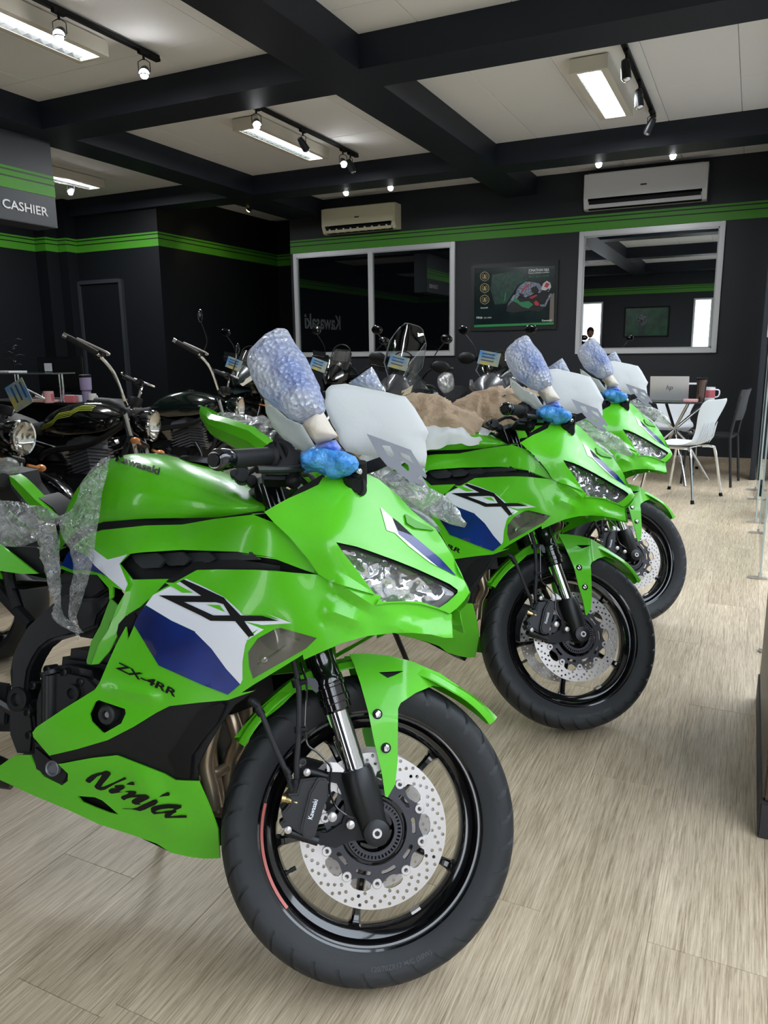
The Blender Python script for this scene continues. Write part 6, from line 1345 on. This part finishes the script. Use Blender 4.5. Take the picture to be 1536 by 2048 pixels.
cb2 = MB().box((0, 0, .012), (.12, .08, .024), bev=.003).obj('card_box', mat('pink_carton', srgb(206, 150, 150), .5)); cb2.location = (-.47, 7.36, .772); tag(cb2, 'small pink and white carton at the table edge', 'carton')
# clear standing panels, floor clips, leaflet, dark cabinet on the right
for i, (y0, y1, x, z1, lb) in enumerate(((4.45, 5.6, .128, 1.30, 'clear acrylic panel standing upright at the right edge, nearer one'), (5.95, 6.9, .112, 1.28, 'clear acrylic panel standing upright at the right edge, farther one'))):
    t = tag(thing('acrylic_panel', (x, (y0+y1)/2, 0)), lb, 'panel', 'acrylic panels'); MB().box((0, 0, z1/2+.02), (.006, y1-y0, z1), bev=.001).obj('sheet', film('acrylic_'+str(i), (.93, .97, .96, 1), .03, .02, 30, 0), t)
    for yy in (y0, y1):
        MB().box((0, yy-(y0+y1)/2, z1/2+.02), (.009, .006, z1)).obj('edge', mat('acrylic_edge'+str(yy), srgb(176, 190, 188), .2), t)
        MB().box((-.012, yy-(y0+y1)/2+.03, .006), (.10, .028, .012), bev=.003).obj('foot_clip', STEEL, t)
        MB().box((0, yy-(y0+y1)/2+.03, .02), (.02, .028, .03), bev=.003).obj('foot_clip', STEEL, t)
for y, x in ((3.35, .165), (7.4, .085)):
    o = MB().box((0, 0, .008), (.10, .03, .016), bev=.004).box((.03, 0, .02), (.02, .03, .03), bev=.003).obj('floor_clip', STEEL); o.location = (x, y, 0); tag(o, 'steel floor clip '+('nearest, right of the middle bike' if y < 5 else 'farthest, by the dark door post'), 'clip')
lf = MB().box((0, 0, .18), (.02, .30, .30), bev=.002).obj('leaflet_stand', mat('leaflet_blue', srgb(40, 120, 190), .4, noisecol=(3, srgb(190, 196, 204)))); lf.location = (.20, 6.3, 0); tag(lf, 'blue leaflet stand seen through the clear panels', 'stand')
dk = MB().box((0, 0, .05), (.10, .30, .10), bev=.004).obj('base_block', PLASTIC); dk.location = (.19, 7.25, 0); tag(dk, 'dark base block on the floor beside the far acrylic panel', 'block')
cbn = tag(thing('cabinet', (.29, 2.42, 0)), 'dark brown wooden cabinet at the lower right edge', 'cabinet')
MB().box((0, 0, .66), (.36, .86, 1.12), bev=.006).obj('body', mat('walnut_laminate', srgb(84, 66, 54), .4, noisecol=(18, srgb(58, 46, 40))), cbn); MB().box((0, 0, .05), (.37, .88, .10), bev=.004).obj('plinth', mat('dark_plinth', srgb(44, 42, 46), .6), cbn)
# ================================================================== desk on the left
ds = tag(thing('reception_desk', (-6.0, 5.05, 0)), 'black reception desk with raised glass shelf at the left edge', 'desk')
MB().box((0, .25, .40), (1.5, .60, .80), bev=.006).obj('body', GLOSSB, ds); MB().box((0, .25, .815), (1.56, .66, .025), bev=.003).obj('top', PLASTIC, ds)
MB().box((-.14, .0, 1.085), (1.1, .26, .012), bev=.002).obj('shelf', mat('shelf_glass', srgb(90, 100, 98), .08, 0, .5), ds)
for x in (.37, .405, -.16, -.20): MB().cyl((x, -.02, .828), (x, -.02, 1.08), .012, n=14).obj('shelf_post', CHROME, ds)
mo = tag(thing('monitor', (-5.93, 5.32, .828)), 'black computer monitor on the desk, back turned to the viewer', 'monitor')
MB().box((0, 0, .24), (.58, .03, .33), bev=.008).obj('screen', PLASTIC, mo); MB().box((0, .02, .05), (.06, .04, .10)).box((0, .02, .006), (.24, .18, .012), bev=.003).obj('foot', PLASTIC, mo); MB().box((.02, -.017, .13), (.07, .003, .012)).box((-.02, -.017, .13), (.03, .003, .008)).obj('port_cover', GREY, mo)
no = MB().box((0, 0, 0), (.10, .002, .075)).obj('paper_note', WHITE); no.location = (-6.05, 5.285, 1.135); tag(no, 'white paper note stuck to the back of the monitor', 'note')
pp = MB().box((0, 0, .008), (.34, .2, .014)).obj('paper_stack', WSH); pp.location = (-6.35, 5.05, 1.092); tag(pp, 'white papers lying on the glass shelf', 'papers')
tu = tag(thing('tumbler', (-5.39, 5.10, .828)), 'lilac tumbler with dark lid standing on the desk', 'tumbler')
MB().lathe([(0, 0), (0, .038), (.10, .040), (.11, .050), (.22, .052), (.22, 0)], (0, 0, 0), 'Z', 28).obj('cup', mat('lilac_enamel', srgb(140, 128, 160), .4), tu); MB().lathe([(.22, .053), (.24, .053), (.245, .045), (.245, 0)], (0, 0, 0), 'Z', 28).obj('cup_lid', BLK, tu)
mug(-5.27, 5.05, .828, 'white mug right of the lilac tumbler', srgb(214, 212, 210), .85, None, 0); mug(-5.66+.02, 4.90, .828, 'pink printed mug on the desk left of the chrome posts', srgb(196, 150, 152), 1.1, srgb(170, 90, 100), PI)
for x, c, lb, s_ in ((-5.50, srgb(206, 120, 124), 'small pink box on the desk', (.12, .05, .06)), (-5.60, srgb(200, 204, 210), 'white keyboard box on the desk below the monitor', (.24, .05, .06)), (-5.88, srgb(190, 160, 150), 'pale brochure pile on the desk', (.34, .14, .02))):
    o = MB().box((0, 0, s_[2]/2), s_, bev=.002).obj('box' if 'box' in lb else 'brochure_pile', mat('desk_item'+str(x), c, .5)); o.location = (x, 5.02+(.0 if x != -5.60 else .10), .828); tag(o, lb, 'box' if 'box' in lb else 'papers')
pl_ = tag(thing('plant', (-6.55, 5.3, .828)), 'dark leafy twig at the left edge above the desk', 'plant')
MB().lathe([(0, .04), (.12, .055), (.12, .045), (.02, .03)], (0, 0, 0), 'Z', 20).obj('pot', PLASTIC, pl_)
MB().tube(smooth_path([(0, 0, .1), (.02, 0, .3), (.06, 0, .52)]), .005, 6).obj('stem', SATIN, pl_)
for k in range(9):
    a = k*2.4; z = .32+.03*k; MB().add([(.03, 0, z), (.03+.05*math.cos(a)-.015*math.sin(a), .05*math.sin(a)+.015*math.cos(a), z+.025), (.03+.11*math.cos(a), .11*math.sin(a), z+.01), (.03+.05*math.cos(a)+.015*math.sin(a), .05*math.sin(a)-.015*math.cos(a), z+.02)], [(0, 1, 2, 3)]).obj('leaf', mat('leaf_green'+str(k), srgb(40, 62, 50), .35) if k == 0 else MATS['leaf_green0'], pl_)
# ================================================================== the man mirrored in the right window
man = tag(thing('person', (-3.72, -.72, 0)), 'man in dark shirt standing behind the camera, mirrored in the right window', 'person'); man.rotation_euler[2] = math.radians(80)
J = {'pel': (0, 0, .95, .13, .10), 'chest': (.0, 0, 1.28, .16, .12), 'neckb': (-.01, 0, 1.47, .07, .06), 'neck': (.0, 0, 1.54, .052, .052), 'sl': (0, .18, 1.42, .062, .062), 'el': (.02, .25, 1.14, .045, .045), 'hl': (.14, .22, .93, .032, .03), 'sr': (0, -.18, 1.42, .062, .062), 'er': (.04, -.25, 1.14, .045, .045), 'hr': (.24, -.16, 1.10, .032, .03), 'kl': (.02, .10, .50, .062, .062), 'al': (0, .11, .08, .042, .045), 'tl': (.15, .13, .03, .035, .028), 'kr': (.02, -.10, .50, .062, .062), 'ar': (0, -.11, .08, .042, .045), 'tr': (.15, -.13, .03, .035, .028), 'hipl': (0, .09, .90, .09, .09), 'hipr': (0, -.09, .90, .09, .09)}
keys = list(J); ed = [('pel', 'chest'), ('chest', 'neckb'), ('neckb', 'neck'), ('chest', 'sl'), ('sl', 'el'), ('el', 'hl'), ('chest', 'sr'), ('sr', 'er'), ('er', 'hr'), ('pel', 'hipl'), ('hipl', 'kl'), ('kl', 'al'), ('al', 'tl'), ('pel', 'hipr'), ('hipr', 'kr'), ('kr', 'ar'), ('ar', 'tr')]
def skin(name, J, ed, m, par, root_i=0, lv=2):
    keys = list(J); me = bpy.data.meshes.new(name); me.from_pydata([J[k][:3] for k in keys], [(keys.index(a), keys.index(b)) for a, b in ed], [])
    o = bpy.data.objects.new(name, me); COL.objects.link(o); o.parent = par; me.materials.append(m); o.modifiers.new('k', 'SKIN').use_smooth_shade = True
    for i, k in enumerate(keys): me.skin_vertices[0].data[i].radius = J[k][3:5]; me.skin_vertices[0].data[i].use_root = (i == root_i)
    s = o.modifiers.new('s', 'SUBSURF'); s.levels = lv; s.render_levels = lv; return o
SKINM = mat('skin', srgb(150, 108, 86), .5); SHIRT = mat('dark_shirt', srgb(30, 32, 40), .8)
skin('body', J, ed, SHIRT, man)
MB().sphere((.01, 0, 1.66), .10, 14, (1.0, .78, 1.22)).sphere((.115, 0, 1.65), .018, 6, (1, .8, 1.4)).sphere((.01, .078, 1.65), .022, 6, (.8, .4, 1.3)).sphere((.01, -.078, 1.65), .022, 6, (.8, .4, 1.3)).obj('head', SKINM, man, 60)
MB().sphere((-.008, 0, 1.70), .108, 12, (1.0, .82, 1.0)).obj('hair', BLK, man, 60)
for s_ in (-1, 1): MB().sphere((.098, s_*.034, 1.675), .011, 6).obj('eye', BLK, man)
MB().tube([(.103, -.025, 1.605), (.108, 0, 1.602), (.103, .025, 1.605)], .005, 6).obj('mouth', mat('lip', srgb(120, 70, 62), .5), man)
for nm, hx, hy, hz in (('hl', .14, .22, .93), ('hr', .24, -.16, 1.10)):
    d = Vector((.5, .1, -.5 if nm == 'hl' else .3)).normalized(); w0 = Vector((hx, hy, hz)); HJ = {'w': (*w0, .028, .024), 'p': (*(w0+d*.08), .036, .018)}; he = [('w', 'p')]
    for k in range(4):
        o_ = Vector((0, (k-1.5)*.019, 0)); HJ[f'a{k}'] = (*(w0+d*.11+o_), .009, .009); HJ[f'b{k}'] = (*(w0+d*(.14+.012*(k in (1, 2)))+o_+Vector((0, 0, -.01))), .008, .008); HJ[f'c{k}'] = (*(w0+d*(.165+.014*(k in (1, 2)))+o_+Vector((0, 0, -.025))), .007, .007); he += [('p', f'a{k}'), (f'a{k}', f'b{k}'), (f'b{k}', f'c{k}')]
    HJ['t'] = (*(w0+d*.06+Vector((0, -.045, .0))), .010, .010); HJ['t2'] = (*(w0+d*.09+Vector((0, -.055, -.01))), .008, .008); he += [('w', 't'), ('t', 't2')]
    skin('hand', HJ, he, SKINM, man)
